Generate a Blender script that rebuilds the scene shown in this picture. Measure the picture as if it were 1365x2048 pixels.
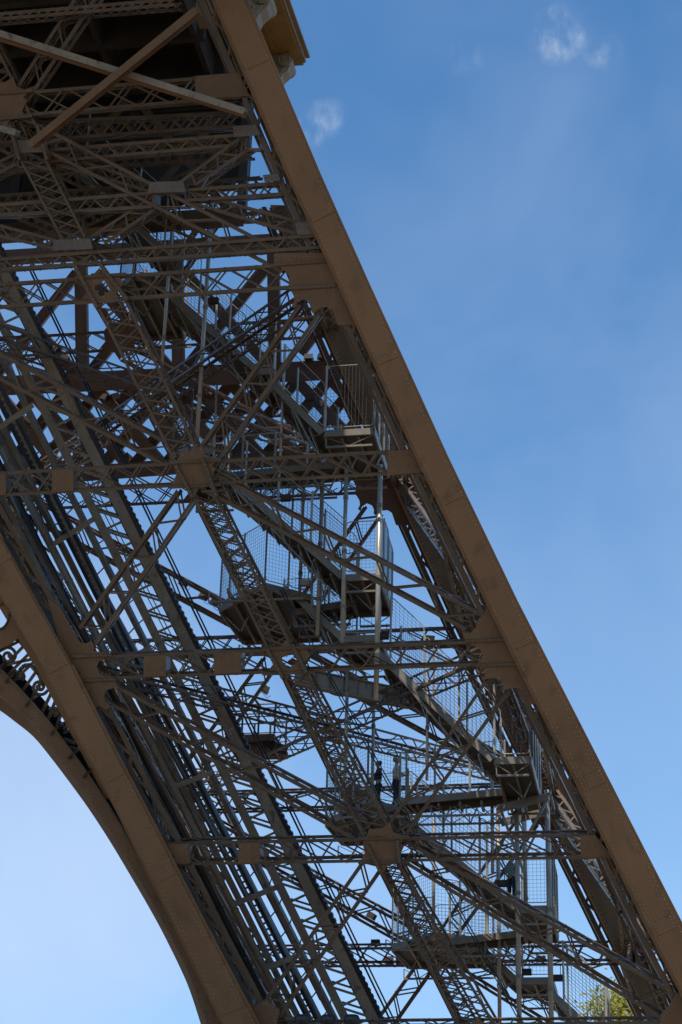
import bpy, bmesh, math, random
from mathutils import Vector, Matrix
V = Vector
random.seed(7)
sc = bpy.context.scene
for o in list(bpy.data.objects): bpy.data.objects.remove(o)
col = sc.collection

# ------------------------------------------------------------------ camera
F, CX, CY = 3982.0, 682.5, 1024.0
PITCH, ROLL, YAW = math.radians(25.35), math.radians(-1.61), math.radians(-10.1)
CAM = V((0, 0, 1.7))
fw = V((math.sin(YAW)*math.cos(PITCH), math.cos(YAW)*math.cos(PITCH), math.sin(PITCH)))
rt = V((math.cos(YAW), -math.sin(YAW), 0))
dn = fw.cross(rt)
rt, dn = rt*math.cos(ROLL) + dn*math.sin(ROLL), dn*math.cos(ROLL) - rt*math.sin(ROLL)
cd = bpy.data.cameras.new('camera'); cam = bpy.data.objects.new('camera', cd); col.objects.link(cam)
m = Matrix((rt, -dn, -fw)).transposed().to_4x4(); m.translation = CAM
cam.matrix_world = m
cd.sensor_fit = 'VERTICAL'; cd.sensor_height = 36; cd.sensor_width = 24; cd.lens = 70
cd.clip_start = 0.5; cd.clip_end = 20000
sc.camera = cam
sc.render.resolution_x, sc.render.resolution_y = 682, 1024
sc.render.engine = 'CYCLES'
cy = sc.cycles; cy.max_bounces = 3; cy.diffuse_bounces = 2; cy.glossy_bounces = 1; cy.transmission_bounces = 2; cy.caustics_reflective = False; cy.caustics_refractive = False
cy.debug_use_spatial_splits = True; cy.debug_bvh_type = 'STATIC_BVH'; cy.use_adaptive_sampling = True; cy.adaptive_threshold = 0.015

# ------------------------------------------------------------------ sky and sun
SUN_DIR = V((-0.10, -0.43, 0.89)).normalized()          # towards the sun
SUN_EL = math.asin(SUN_DIR.z); SUN_AZ = math.atan2(SUN_DIR.x, SUN_DIR.y)
w = bpy.data.worlds.new('World'); sc.world = w; w.use_nodes = True
nt = w.node_tree; nt.nodes.clear()
def wn(t, **k):
    n = nt.nodes.new(t)
    for a, b in k.items(): setattr(n, a, b)
    return n
out = wn('ShaderNodeOutputWorld'); bg = wn('ShaderNodeBackground'); bg.inputs[1].default_value = 0.136
sky = wn('ShaderNodeTexSky', sky_type='NISHITA', sun_disc=False, sun_elevation=SUN_EL, sun_rotation=SUN_AZ,
         altitude=60, air_density=1.0, dust_density=0.3, ozone_density=2.0)
def pix_dir(px, py):
    return (fw + rt*((px-CX)/F) + dn*((py-CY)/F)).normalized()
L = nt.links.new
tc = wn('ShaderNodeTexCoord')
tint = wn('ShaderNodeMix', data_type='RGBA', blend_type='MULTIPLY'); tint.inputs['Factor'].default_value = 1; tint.inputs['B'].default_value = (0.59, 1.06, 1.31, 1)
L(sky.outputs[0], tint.inputs['A'])
def spot(d, r0, r1):                       # soft patch of sky round a direction
    dp = wn('ShaderNodeVectorMath', operation='DOT_PRODUCT'); dp.inputs[1].default_value = d
    L(tc.outputs['Generated'], dp.inputs[0])
    mr = wn('ShaderNodeMapRange', interpolation_type='SMOOTHERSTEP'); mr.inputs[1].default_value = math.cos(r1); mr.inputs[2].default_value = math.cos(r0)
    L(dp.outputs['Value'], mr.inputs[0]); return mr.outputs[0]
def mul(a, b):
    m_ = wn('ShaderNodeMath', operation='MULTIPLY'); L(a, m_.inputs[0])
    if isinstance(b, float): m_.inputs[1].default_value = b
    else: L(b, m_.inputs[1])
    return m_.outputs[0]
def add(a, b):
    m_ = wn('ShaderNodeMath', operation='ADD', use_clamp=True); L(a, m_.inputs[0]); L(b, m_.inputs[1]); return m_.outputs[0]
def noise(scale, lo, hi, det=7, dist=0.4):
    n_ = wn('ShaderNodeTexNoise'); n_.inputs['Scale'].default_value = scale; n_.inputs['Detail'].default_value = det; n_.inputs['Roughness'].default_value = 0.6; n_.inputs['Distortion'].default_value = dist
    L(tc.outputs['Generated'], n_.inputs['Vector'])
    r_ = wn('ShaderNodeMapRange', interpolation_type='SMOOTHSTEP'); r_.inputs[1].default_value = lo; r_.inputs[2].default_value = hi
    L(n_.outputs['Fac'], r_.inputs[0]); return r_.outputs[0]
wm = wn('ShaderNodeMapping'); wm.inputs['Scale'].default_value = (1.0, 1.0, 0.45); wm.inputs['Rotation'].default_value = (0.3, 0.5, 0)
wz = wn('ShaderNodeTexNoise'); wz.inputs['Scale'].default_value = 95; wz.inputs['Detail'].default_value = 5; wz.inputs['Roughness'].default_value = 0.55
L(tc.outputs['Generated'], wm.inputs[0]); L(wm.outputs[0], wz.inputs['Vector'])
wr = wn('ShaderNodeMapRange', interpolation_type='SMOOTHSTEP'); wr.inputs[1].default_value = 0.36; wr.inputs[2].default_value = 0.88; L(wz.outputs['Fac'], wr.inputs[0])
wisp = wr.outputs[0]
cl = mul(add(add(mul(spot(pix_dir(1116, 70), 0.0, 0.017), 1.0), mul(spot(pix_dir(930, 116), 0.0, 0.012), 0.22)), add(mul(spot(pix_dir(657, 236), 0.0, 0.013), 0.5), add(mul(spot(pix_dir(616, 258), 0.0, 0.012), 0.6), mul(spot(pix_dir(1205, 100), 0.0, 0.012), 0.5)))), wisp)
veil = mul(noise(5.0, 0.30, 0.75, 4, 0.3), 0.17)                                         # thin veil all over the sky
sx = wn('ShaderNodeSeparateXYZ'); L(tc.outputs['Generated'], sx.inputs[0])
hz = wn('ShaderNodeMapRange', interpolation_type='SMOOTHSTEP'); hz.inputs[1].default_value = 0.58; hz.inputs[2].default_value = 0.10
L(sx.outputs['Z'], hz.inputs[0])                                                           # pale haze towards the horizon all round
veil = add(veil, mul(hz.outputs[0], 0.38))
low = mul(spot(pix_dir(60, 1600), 0.01, 0.15), 0.40)                                     # brighter bank low on the left
mx = wn('ShaderNodeMix', data_type='RGBA'); mx2 = wn('ShaderNodeMix', data_type='RGBA')
mx.inputs['B'].default_value = (5.4, 6.0, 7.0, 1); mx2.inputs['B'].default_value = (4.4, 5.5, 7.4, 1)
L(tint.outputs['Result'], mx2.inputs['A']); L(add(veil, low), mx2.inputs['Factor'])
L(mx2.outputs['Result'], mx.inputs['A']); L(mul(cl, 0.62), mx.inputs['Factor'])
L(mx.outputs['Result'], bg.inputs[0]); L(bg.outputs[0], out.inputs[0])
sd = bpy.data.lights.new('sun', 'SUN'); sd.energy = 5.0; sd.angle = math.radians(0.53); sd.color = (1, 0.93, 0.82)
so = bpy.data.objects.new('sun', sd); col.objects.link(so)
so.rotation_euler = (-SUN_DIR).to_track_quat('-Z', 'Y').to_euler(); so.location = (-60, 0, 90)
vs = sc.view_settings; vs.view_transform = 'Standard'; vs.look = 'None'; vs.exposure = 0.0; vs.gamma = 1; vs.use_curve_mapping = False

# ------------------------------------------------------------------ picture -> place
LEAN = 0.55
A0 = 64 + LEAN*(12.2 + 1.7)                  # near face of the leg: Y + LEAN*Z = A0 (Z above ground)
NRM = V((0, 1, LEAN)).normalized()           # into the leg
UPF = V((0, -LEAN, 1)).normalized()          # up along the leaning face
def ray(px, py): return (fw + rt*((px-CX)/F) + dn*((py-CY)/F))
def FP(px, py, d=0.0):                       # a point of the leaning face plane, d metres behind it
    r = ray(px, py); k = math.hypot(1, LEAN)
    t = (A0 + d*k - CAM.y - LEAN*CAM.z)/(r.y + LEAN*r.z)
    return CAM + r*t
def AT(px, py, Y): r = ray(px, py); return CAM + r*((Y-CAM.y)/r.y)
def ATZ(px, py, Z): r = ray(px, py); return CAM + r*((Z-CAM.z)/r.z)
X_, Y_, Z_ = V((1,0,0)), V((0,1,0)), V((0,0,1))
DEPTH = V((-0.25, 15, 0))                    # near face -> far face of the leg

# ------------------------------------------------------------------ materials
def mat(name, base, rough=0.5, metal=0.0, var=0.25, scale=0.6, bump=0.0, dirt=None, spec=0.4):
    m = bpy.data.materials.new(name); m.use_nodes = True
    n = m.node_tree; b = n.nodes['Principled BSDF']
    b.inputs['Roughness'].default_value = rough; b.inputs['Metallic'].default_value = metal
    b.inputs['Specular IOR Level'].default_value = spec
    g = n.nodes.new('ShaderNodeNewGeometry')
    t = n.nodes.new('ShaderNodeTexNoise'); t.inputs['Scale'].default_value = scale; t.inputs['Detail'].default_value = 3; t.inputs['Roughness'].default_value = 0.65
    mpn = n.nodes.new('ShaderNodeMapping'); mpn.inputs['Scale'].default_value = (1, 1, 0.45)
    n.links.new(g.outputs['Position'], mpn.inputs[0]); n.links.new(mpn.outputs[0], t.inputs['Vector'])
    r = n.nodes.new('ShaderNodeValToRGB')
    lo = [c*(1-var) for c in base]; hi = [min(1, c*(1+var)) for c in base]
    r.color_ramp.elements[0].position = 0.3; r.color_ramp.elements[1].position = 0.7
    r.color_ramp.elements[0].color = (*lo, 1); r.color_ramp.elements[1].color = (*hi, 1)
    n.links.new(t.outputs['Fac'], r.inputs[0]); src = r.outputs[0]
    if dirt:
        t2 = n.nodes.new('ShaderNodeTexNoise'); t2.inputs['Scale'].default_value = scale*5; t2.inputs['Detail'].default_value = 2
        n.links.new(mpn.outputs[0], t2.inputs['Vector'])
        r2 = n.nodes.new('ShaderNodeValToRGB'); r2.color_ramp.elements[0].position = 0.56; r2.color_ramp.elements[1].position = 0.74
        n.links.new(t2.outputs['Fac'], r2.inputs[0])
        x = n.nodes.new('ShaderNodeMix'); x.data_type = 'RGBA'; x.inputs['B'].default_value = (*dirt, 1)
        n.links.new(r2.outputs[0], x.inputs['Factor']); n.links.new(src, x.inputs['A']); src = x.outputs['Result']
    n.links.new(src, b.inputs['Base Color'])
    if bump:
        bn = n.nodes.new('ShaderNodeBump'); bn.inputs['Strength'].default_value = bump; bn.inputs['Distance'].default_value = 0.02
        t3 = n.nodes.new('ShaderNodeTexNoise'); t3.inputs['Scale'].default_value = 9; t3.inputs['Detail'].default_value = 1
        n.links.new(g.outputs['Position'], t3.inputs['Vector']); n.links.new(t3.outputs['Fac'], bn.inputs['Height']); n.links.new(bn.outputs[0], b.inputs['Normal'])
    return m
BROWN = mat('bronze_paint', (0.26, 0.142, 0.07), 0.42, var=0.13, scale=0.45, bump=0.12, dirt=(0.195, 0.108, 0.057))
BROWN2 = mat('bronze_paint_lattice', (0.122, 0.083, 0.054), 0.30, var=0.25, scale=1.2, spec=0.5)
GUSS = mat('bronze_paint_gusset', (0.19, 0.108, 0.058), 0.45, var=0.14, scale=0.9, bump=0.15, dirt=(0.14, 0.085, 0.05))
ARCHM = mat('matt_bronze_soffit', (0.20, 0.115, 0.062), 0.85, var=0.12, scale=0.6, spec=0.08)
PLATEG = mat('grey_brown_plate', (0.15, 0.13, 0.115), 0.45, var=0.15, scale=1.5)
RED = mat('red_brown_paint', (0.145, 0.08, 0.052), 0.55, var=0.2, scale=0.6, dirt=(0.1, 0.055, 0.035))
STEEL = mat('grey_steel', (0.265, 0.225, 0.18), 0.38, metal=0.0, var=0.2, scale=1.0, dirt=(0.12, 0.108, 0.092))
STAIR = mat('stair_steel', (0.22, 0.19, 0.155), 0.36, metal=0.0, var=0.16, scale=1.4, dirt=(0.18, 0.15, 0.12))
GALV = mat('galvanised_tube', (0.42, 0.38, 0.32), 0.3, metal=0.2, var=0.15, scale=2)
WIRE = mat('mesh_wire', (0.09, 0.085, 0.085), 0.4, metal=0.4, var=0.1)
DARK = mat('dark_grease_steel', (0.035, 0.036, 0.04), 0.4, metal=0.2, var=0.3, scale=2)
CABLE = mat('black_cable', (0.02, 0.03, 0.045), 0.35, var=0.1)
STONE = mat('cream_painted_iron', (0.27, 0.20, 0.13), 0.5, var=0.12, scale=1.5, dirt=(0.22, 0.16, 0.1))
OCHRE = mat('ochre_painted_iron', (0.30, 0.185, 0.055), 0.45, var=0.15, scale=1.2, dirt=(0.2, 0.12, 0.04))
LAMPM = mat('floodlight_case', (0.05, 0.036, 0.03), 0.8, var=0.15)
RIVM = mat('rivet_highlight_paint', (0.30, 0.20, 0.13), 0.32, var=0.08)  # paler than the plates: the highlight on each head is in the colour
TREAD = mat('dark_tread_plate', (0.085, 0.075, 0.065), 0.5, var=0.2, scale=2)
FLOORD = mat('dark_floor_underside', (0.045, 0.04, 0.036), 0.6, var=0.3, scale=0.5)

# ------------------------------------------------------------------ mesh helpers
class MB:
    def __init__(s): s.v, s.f = [], []
    def prism(s, loop, ext, closed=True):          # loop of points extruded by vector ext
        n = len(loop); b = len(s.v)
        s.v += [tuple(p) for p in loop] + [tuple(V(p)+ext) for p in loop]
        s.f += [(b+i, b+(i+1) % n, b+n+(i+1) % n, b+n+i) for i in range(n)]
        if closed: s.f += [tuple(b+i for i in reversed(range(n))), tuple(b+n+i for i in range(n))]
        return s
    def bar(s, p, q, a, b):                        # box from p to q, half vectors a and b
        p, q, a, b = V(p), V(q), V(a), V(b)
        return s.prism([p-a-b, p+a-b, p+a+b, p-a+b], q-p)
    def flat(s, p, q, nrm, w, t):                  # flat bar lying in a plane with normal nrm
        d = (V(q)-V(p)).normalized(); a = d.cross(nrm).normalized()
        return s.bar(p, q, a*(w/2), V(nrm).normalized()*(t/2))
    def angle(s, p, q, a, b, la, lb, t):           # L section: leg la along a, leg lb along b
        p, q, a, b = V(p), V(q), V(a).normalized(), V(b).normalized()
        return s.prism([p, p+a*la, p+a*la+b*t, p+a*t+b*t, p+a*t+b*lb, p+b*lb], q-p)
    def tube(s, p, q, r, n=8, r2=None, cap=True):
        p, q = V(p), V(q); d = (q-p).normalized(); r2 = r if r2 is None else r2
        a = d.cross(Z_ if abs(d.z) < .9 else X_).normalized(); c = d.cross(a); b = len(s.v)
        for pt, rr in ((p, r), (q, r2)):
            for i in range(n):
                t = 2*math.pi*i/n; s.v.append(tuple(pt + a*(rr*math.cos(t)) + c*(rr*math.sin(t))))
        s.f += [(b+i, b+(i+1) % n, b+n+(i+1) % n, b+n+i) for i in range(n)]
        if cap: s.f += [tuple(b+i for i in reversed(range(n))), tuple(b+n+i for i in range(n))]
        return s
    def path(s, pts, r, n=6):
        for a, b in zip(pts, pts[1:]): s.tube(a, b, r, n)
        return s
    def dome(s, c, nrm, r, n=6):
        nrm = V(nrm).normalized(); a = nrm.cross(X_ if abs(nrm.x) < .9 else Y_).normalized(); e = nrm.cross(a); b = len(s.v)
        for rr, h in ((1, 0), (.75, .45)):
            for i in range(n):
                t = 2*math.pi*i/n; s.v.append(tuple(V(c) + (a*math.cos(t)+e*math.sin(t))*(r*rr) + nrm*(r*h)))
        s.f += [(b+i, b+(i+1) % n, b+n+(i+1) % n, b+n+i) for i in range(n)]
        s.f.append(tuple(b+n+i for i in range(n)))
        return s
    def build(s, name, m, parent=None, kind=None, smooth=False):
        me = bpy.data.meshes.new(name); me.from_pydata(s.v, [], s.f)
        bm = bmesh.new(); bm.from_mesh(me); bmesh.ops.recalc_face_normals(bm, faces=bm.faces); bm.to_mesh(me); bm.free()
        me.materials.append(m)
        if smooth: me.polygons.foreach_set('use_smooth', [True]*len(me.polygons))
        o = bpy.data.objects.new(name, me); col.objects.link(o); o.parent = parent
        if kind: o['kind'] = kind
        return o
def empty(name, parent=None, label=None, cat=None, group=None):
    o = bpy.data.objects.new(name, None); col.objects.link(o); o.parent = parent
    if label: o['label'] = label
    if cat: o['category'] = cat; o['kind'] = 'thing'
    if group: o['group'] = group
    return o
def tag(o, label, cat, group=None):
    o['label'] = label; o['category'] = cat; o['kind'] = 'thing'
    if group: o['group'] = group
    return o
def plate(name, loop, ext, m, parent, holes=()):   # flat plate with optional holes
    bm = bmesh.new(); edges = []
    for lp in [loop, *holes]:
        vs_ = [bm.verts.new(p) for p in lp]
        edges += [bm.edges.new((vs_[i], vs_[(i+1) % len(vs_)])) for i in range(len(vs_))]
    bmesh.ops.triangle_fill(bm, use_beauty=True, use_dissolve=False, edges=edges)
    r = bmesh.ops.extrude_face_region(bm, geom=list(bm.faces))
    bmesh.ops.translate(bm, vec=ext, verts=[g for g in r['geom'] if isinstance(g, bmesh.types.BMVert)])
    bmesh.ops.recalc_face_normals(bm, faces=bm.faces)
    me = bpy.data.meshes.new(name); bm.to_mesh(me); bm.free(); me.materials.append(m)
    o = bpy.data.objects.new(name, me); col.objects.link(o); o.parent = parent
    return o

# ------------------------------------------------------------------ ground
g = MB(); g.prism([(-3000, -3000, -1), (3000, -3000, -1), (3000, 3000, -1), (-3000, 3000, -1)], V((0, 0, 1)))
GROUND = mat('gravel_ground', (0.165, 0.122, 0.082), 0.9, var=0.25, scale=0.8, bump=0.4)
go = g.build('ground', GROUND); go['kind'] = 'structure'

# ================================================================== THE LEG
LEG = empty('iron_tower_leg', None, 'huge riveted brown lattice tower leg leaning up to the left across the picture', 'tower leg')
REAR = MB()                                        # lattice bars too many to pick apart
RIV = MB()
NBAR = [0]
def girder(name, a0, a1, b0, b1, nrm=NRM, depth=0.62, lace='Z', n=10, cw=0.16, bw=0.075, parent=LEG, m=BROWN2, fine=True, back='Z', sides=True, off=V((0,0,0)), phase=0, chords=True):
    """box girder: front chords a and b, back chords the same pushed in by depth along nrm."""
    a0, a1, b0, b1 = [V(p)+off for p in (a0, a1, b0, b1)]
    e = empty(name, parent)
    nv = V(nrm).normalized(); dv = nv*depth
    ab = ((b0-a0)+(b1-a1)).normalized()
    for (p, q, s) in ((a0, a1, ab), (b0, b1, -ab)):
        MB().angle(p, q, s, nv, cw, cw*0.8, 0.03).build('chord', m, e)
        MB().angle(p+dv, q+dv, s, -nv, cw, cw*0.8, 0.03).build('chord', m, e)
    def lay(p0, p1, q0, q1, ofs, style, indiv, k=n, ph=phase, wd=bw):
        P = lambda t: p0.lerp(p1, t)+ofs
        Q = lambda t: q0.lerp(q1, t)+ofs
        nn = ((q0-p0).cross(p1-p0)).normalized()
        segs = []
        for i in range(k):
            t0, t1 = i/k, (i+1)/k
            if style == 'X': segs += [(P(t0), Q(t1), 0.0), (Q(t0), P(t1), 0.035)]
            elif style == 'Z':
                segs.append((P(t0), Q(t1), 0) if (i+ph) % 2 == 0 else (Q(t0), P(t1), 0))
            elif style == 'V':
                segs += [(P(t0), Q(t1), 0), (Q(t0), P(t0), 0.03)]
        for s0, s1, z in segs:
            if indiv and NBAR[0] < 300:
                NBAR[0] += 1
                MB().flat(s0+nn*z, s1+nn*z, nn, wd, 0.025).build('lattice_bar', m, e)
            else: REAR.flat(s0+nn*z, s1+nn*z, nn, wd, 0.025)
    lay(a0, a1, b0, b1, nv*0.03, lace, fine)
    if back: lay(a0, a1, b0, b1, dv-nv*0.03, back if back != 'same' else lace, False)
    if sides:
        kk = max(4, int((a1-a0).length/ (depth*1.15)))
        lay(a0, a1, a0+dv, a1+dv, ab*0.02, 'Z', False, kk, 0, bw*0.9)
        lay(b0, b1, b0+dv, b1+dv, -ab*0.02, 'Z', False, kk, 1, bw*0.9)
    return e

# --- columns -------------------------------------------------------------------
# (pixel of plate edge, left and right) along the near right and near left columns
FR_L = [(375, -130), (429, 0), (579, 350), (677, 560), (835, 910), (975, 1200), (1144, 1540), (1300, 1859), (1440, 2130)]
FR_R = [(436, -130), (489, 0), (636, 350), (729.5, 560), (888.5, 910), (1028, 1200), (1202, 1540), (1365, 1859), (1507, 2130)]
FL_L = [(-190, 850), (0, 1188), (85, 1330), (162, 1480), (236, 1621), (345, 1840), (429, 2010), (498, 2150)]
FL_R = [(-125, 850), (0, 1078), (140, 1330), (216, 1480), (290, 1621), (402, 1840), (492, 2010), (565, 2150)]
def column(left, right, off, rivets=True, splices=(), wide_from=9999, inner=1, pm=None):
    """riveted box column: cover plate, side webs, inner flange with lacing."""
    e = empty('column', LEG)
    l3 = [FP(*p)+off for p in left]; r3 = [FP(*p)+off for p in right]
    th = NRM*0.06
    mb = MB()
    b = len(mb.v)
    for p, q in zip(l3, r3): mb.v += [tuple(p), tuple(q), tuple(q+th), tuple(p+th)]
    for i in range(len(l3)-1):
        k = b+4*i
        for j in range(4): mb.f.append((k+j, k+(j+1) % 4, k+4+(j+1) % 4, k+4+j))
    mb.f += [(b, b+1, b+2, b+3), (b+4*len(l3)-1, b+4*len(l3)-2, b+4*len(l3)-3, b+4*len(l3)-4)]
    mb.build('cover_plate', pm or BROWN, e)
    for edge, oth in ((l3, r3), (r3, l3)):
        for i in range(len(edge)-1):
            s = (oth[i]-edge[i]).normalized()
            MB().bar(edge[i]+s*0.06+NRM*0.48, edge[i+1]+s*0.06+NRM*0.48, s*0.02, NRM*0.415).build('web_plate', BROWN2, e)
            MB().bar(edge[i]+s*0.0+NRM*0.085, edge[i+1]+s*0.0+NRM*0.085, s*0.10, NRM*0.02).build('edge_angle', BROWN, e)
    # recessed inner flanges and lacing beside the cover plate
    src, sgn = (l3, -1) if inner == 1 else (r3, 1)
    for i in range(len(src)-1):
        p, q = src[i], src[i+1]; s = X_*sgn
        MB().angle(p+s*0.34+NRM*0.42, q+s*0.34+NRM*0.42, s, NRM, 0.17, 0.22, 0.03).build('inner_flange', BROWN2, e)
        if inner == 1: MB().bar(p+s*0.14+NRM*0.9, q+s*0.14+NRM*0.9, s*0.16, NRM*0.02).build('inner_shade_plate', BROWN2, e)  # plate added behind the lacing to darken the gap
        if inner == 1: MB().bar(p+s*0.40+NRM*2.2, q+s*0.40+NRM*2.2, s*0.10, NRM*0.03).build('inner_rail', STEEL, e)
        MB().bar(p+s*0.80+NRM*3.2, q+s*0.80+NRM*3.2, s*0.05, NRM*0.10).build('inner_rail', BROWN2, e)
        MB().angle(p+s*0.62+NRM*0.98, q+s*0.62+NRM*0.98, s, NRM, 0.10, 0.2, 0.03).build('inner_flange', BROWN2, e)
        n = max(1, int((q-p).length/0.55))
        for k in range(n):
            a = p.lerp(q, k/n)+NRM*0.42; c = p.lerp(q, (k+1)/n)+NRM*0.42
            if k % 2: a, c = a+s*0.36, c
            else: a, c = a, c+s*0.36
            if k % 4 != 3: REAR.flat(a, c, NRM, 0.10, 0.03)
    if rivets:
        for i in range(len(l3)-1):
            n = max(2, int((l3[i+1]-l3[i]).length/0.155))
            for k in range(n):
                t = (k+.5)/n
                a = l3[i].lerp(l3[i+1], t); c = r3[i].lerp(r3[i+1], t); u = (c-a).normalized(); wd = (c-a).length
                rows = [0.075, wd-0.075]
                if left[i][1] + t*(left[i+1][1]-left[i][1]) > wide_from: rows += [0.19, wd-0.19]
                for r in rows: RIV.dome(a+u*r, -NRM, 0.029)
        for y in splices:
            for i in range(len(left)-1):
                if left[i][1] <= y < left[i+1][1]:
                    t = (y-left[i][1])/(left[i+1][1]-left[i][1]); a = l3[i].lerp(l3[i+1], t)
                    dvec = (l3[i+1]-l3[i]).normalized(); nrow = 2 if y < 1350 else 4
                    wd = (r3[i]-l3[i]).length; u = (r3[i]-l3[i]).normalized()
                    u = (u - dvec*u.dot(dvec)).normalized() ; wd *= 0.9
                    mbp = MB(); hh = 0.17 if nrow == 2 else 0.42
                    mbp.bar(a+u*(wd/2+.02)-NRM*0.012, a+u*(wd/2+.02)-NRM*0.012+dvec*hh, u*(wd/2-0.03), NRM*0.012).build('splice_plate', BROWN, e)
                    for r in range(nrow):
                        for k in range(7):
                            RIV.dome(a+u*(0.09+(wd-0.14)*k/6)+dvec*(0.04+r*(hh-0.08)/(nrow-1))-NRM*0.024, -NRM, 0.025)
    return e
O = V((0, 0, 0))
column(FR_L, FR_R, O, splices=(-40, 132, 436, 722, 1003, 1292, 1560, 1850), wide_from=1400)
column(FL_L, FL_R, O, splices=(1135, 1340, 1545, 1745, 2010), wide_from=1300, inner=-1)
# far columns, 15 m behind; darker cover plates stand in for their shade
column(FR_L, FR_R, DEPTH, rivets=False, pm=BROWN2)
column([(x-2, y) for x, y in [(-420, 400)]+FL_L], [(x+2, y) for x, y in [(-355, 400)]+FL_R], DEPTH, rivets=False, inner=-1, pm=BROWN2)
e_ = empty('lit_edge_angles', LEG)  # lighter brown bars: the sunlit edge is put into their colour
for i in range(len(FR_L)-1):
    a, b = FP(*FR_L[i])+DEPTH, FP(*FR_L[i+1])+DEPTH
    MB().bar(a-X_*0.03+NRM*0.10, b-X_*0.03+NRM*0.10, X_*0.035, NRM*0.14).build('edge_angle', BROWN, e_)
for k, pts in enumerate((FR_L, FR_R)):           # rivet rows on the far right column; the paler rivet colour carries the glint
    for i in range(len(pts)-1):
        a, b = FP(*pts[i])+DEPTH, FP(*pts[i+1])+DEPTH; n = int((b-a).length/0.18)
        for j in range(n): RIV.dome(a.lerp(b, (j+.5)/n)+X_*(0.07 if k == 0 else -0.07), -NRM, 0.03)

# --- face girders: pixels of the top chord and bottom chord ------------------------
G = 0.42   # set back behind the cover plates
def f3(p): return FP(p[0], p[1], G)
HOR = {  # name: top chord left/right, bottom chord left/right, bays
 'M0': ((-560, 233), (520, 143), (-540, 283), (545, 191), 17),
 'J0': ((-400, 592), (640, 522), (-380, 642), (660, 572), 17),
 'M1': ((-120, 950), (815, 899), (-100, 999), (845, 947), 16),
 'J1': ((146, 1313), (1010, 1279), (170, 1361), (1040, 1329), 14),
 'M2': ((331, 1685), (1190, 1667), (352, 1731), (1227, 1717), 15),
 'J2': ((515, 2052), (1380, 2043), (540, 2100), (1405, 2092), 15)}
for k, (a, b, c, d, n) in HOR.items():
    A, B, C, D = map(f3, (a, b, c, d))
    girder('horizontal_girder', A, B, C, D, lace='X', n=n, back='X', cw=0.11, bw=0.05, fine=k in ('M1', 'J1', 'M2', 'J0'))
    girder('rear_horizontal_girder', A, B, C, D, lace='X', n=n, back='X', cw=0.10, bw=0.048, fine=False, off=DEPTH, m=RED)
DIA = [  # upper/left chord then lower/right chord, from the middle gusset to the corner gusset
 ((398, 892), (597, 607), (428, 940), (640, 630), 9),
 ((432, 946), (966, 1228), (415, 988), (930, 1262), 10),
 ((352, 980), (156, 1254), (388, 1004), (188, 1296), 8),
 ((350, 891), (-262, 565), (320, 930), (-285, 612), 11),
 ((735, 1640), (231, 1370), (718, 1688), (219, 1411), 10),
 ((748, 1688), (969, 1362), (808, 1680), (1023, 1380), 8),
 ((812, 1681), (1346, 1982), (798, 1722), (1322, 2041), 10),
 ((720, 1728), (528, 2001), (760, 1749), (561, 2037), 8),
 ((30, 222), (600, 520), (10, 262), (560, 545), 11),
 ((20, 190), (235, -140), (55, 205), (272, -120), 9),
]
for a, b, c, d, n in DIA:
    A, B, C, D = [f3(p)+NRM*0.05 for p in (a, b, c, d)]
    girder('diagonal_brace', A, B, C, D, lace='Z', n=n, back='same', cw=0.115, bw=0.055)
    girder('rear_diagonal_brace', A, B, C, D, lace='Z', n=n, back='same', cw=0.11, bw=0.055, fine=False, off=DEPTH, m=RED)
STR = [  # steep middle strut, left chord then right chord
 ((-90, 60), (20, 250), (-32, 40), (75, 250), 8),
 ((40, 320), (150, 530), (95, 320), (200, 527), 9),
 ((195, 615), (352, 930), (255, 600), (405, 915), 12),
 ((386, 995), (535, 1298), (434, 993), (588, 1296), 12),
 ((567, 1356), (735, 1690), (614, 1345), (795, 1680), 13),
 ((762, 1743), (930, 2080), (800, 1725), (1010, 2080), 13)]
for a, b, c, d, n in STR:
    A, B, C, D = [f3(p)-NRM*0.06 for p in (a, b, c, d)]
    girder('steep_middle_strut', A, B, C, D, lace='X', n=n, back='X', cw=0.09, bw=0.045, depth=0.75)
    girder('rear_steep_middle_strut', A, B, C, D, lace='X', n=n, back='X', cw=0.085, bw=0.045, depth=0.75, fine=False, off=DEPTH, m=RED)

for s0, s1 in zip(STR, STR[1:]):
    for k in (0, 2):
        p, q = FP(*s0[k+1], G-0.2), FP(*s1[k], G-0.2)
        MB().flat(p, q, NRM, 0.12, 0.14).build('chord_strip', BROWN2, LEG)
        for j in range(8): RIV.dome(p.lerp(q, (j+.5)/8)-NRM*0.07, -NRM, 0.022)
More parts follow.
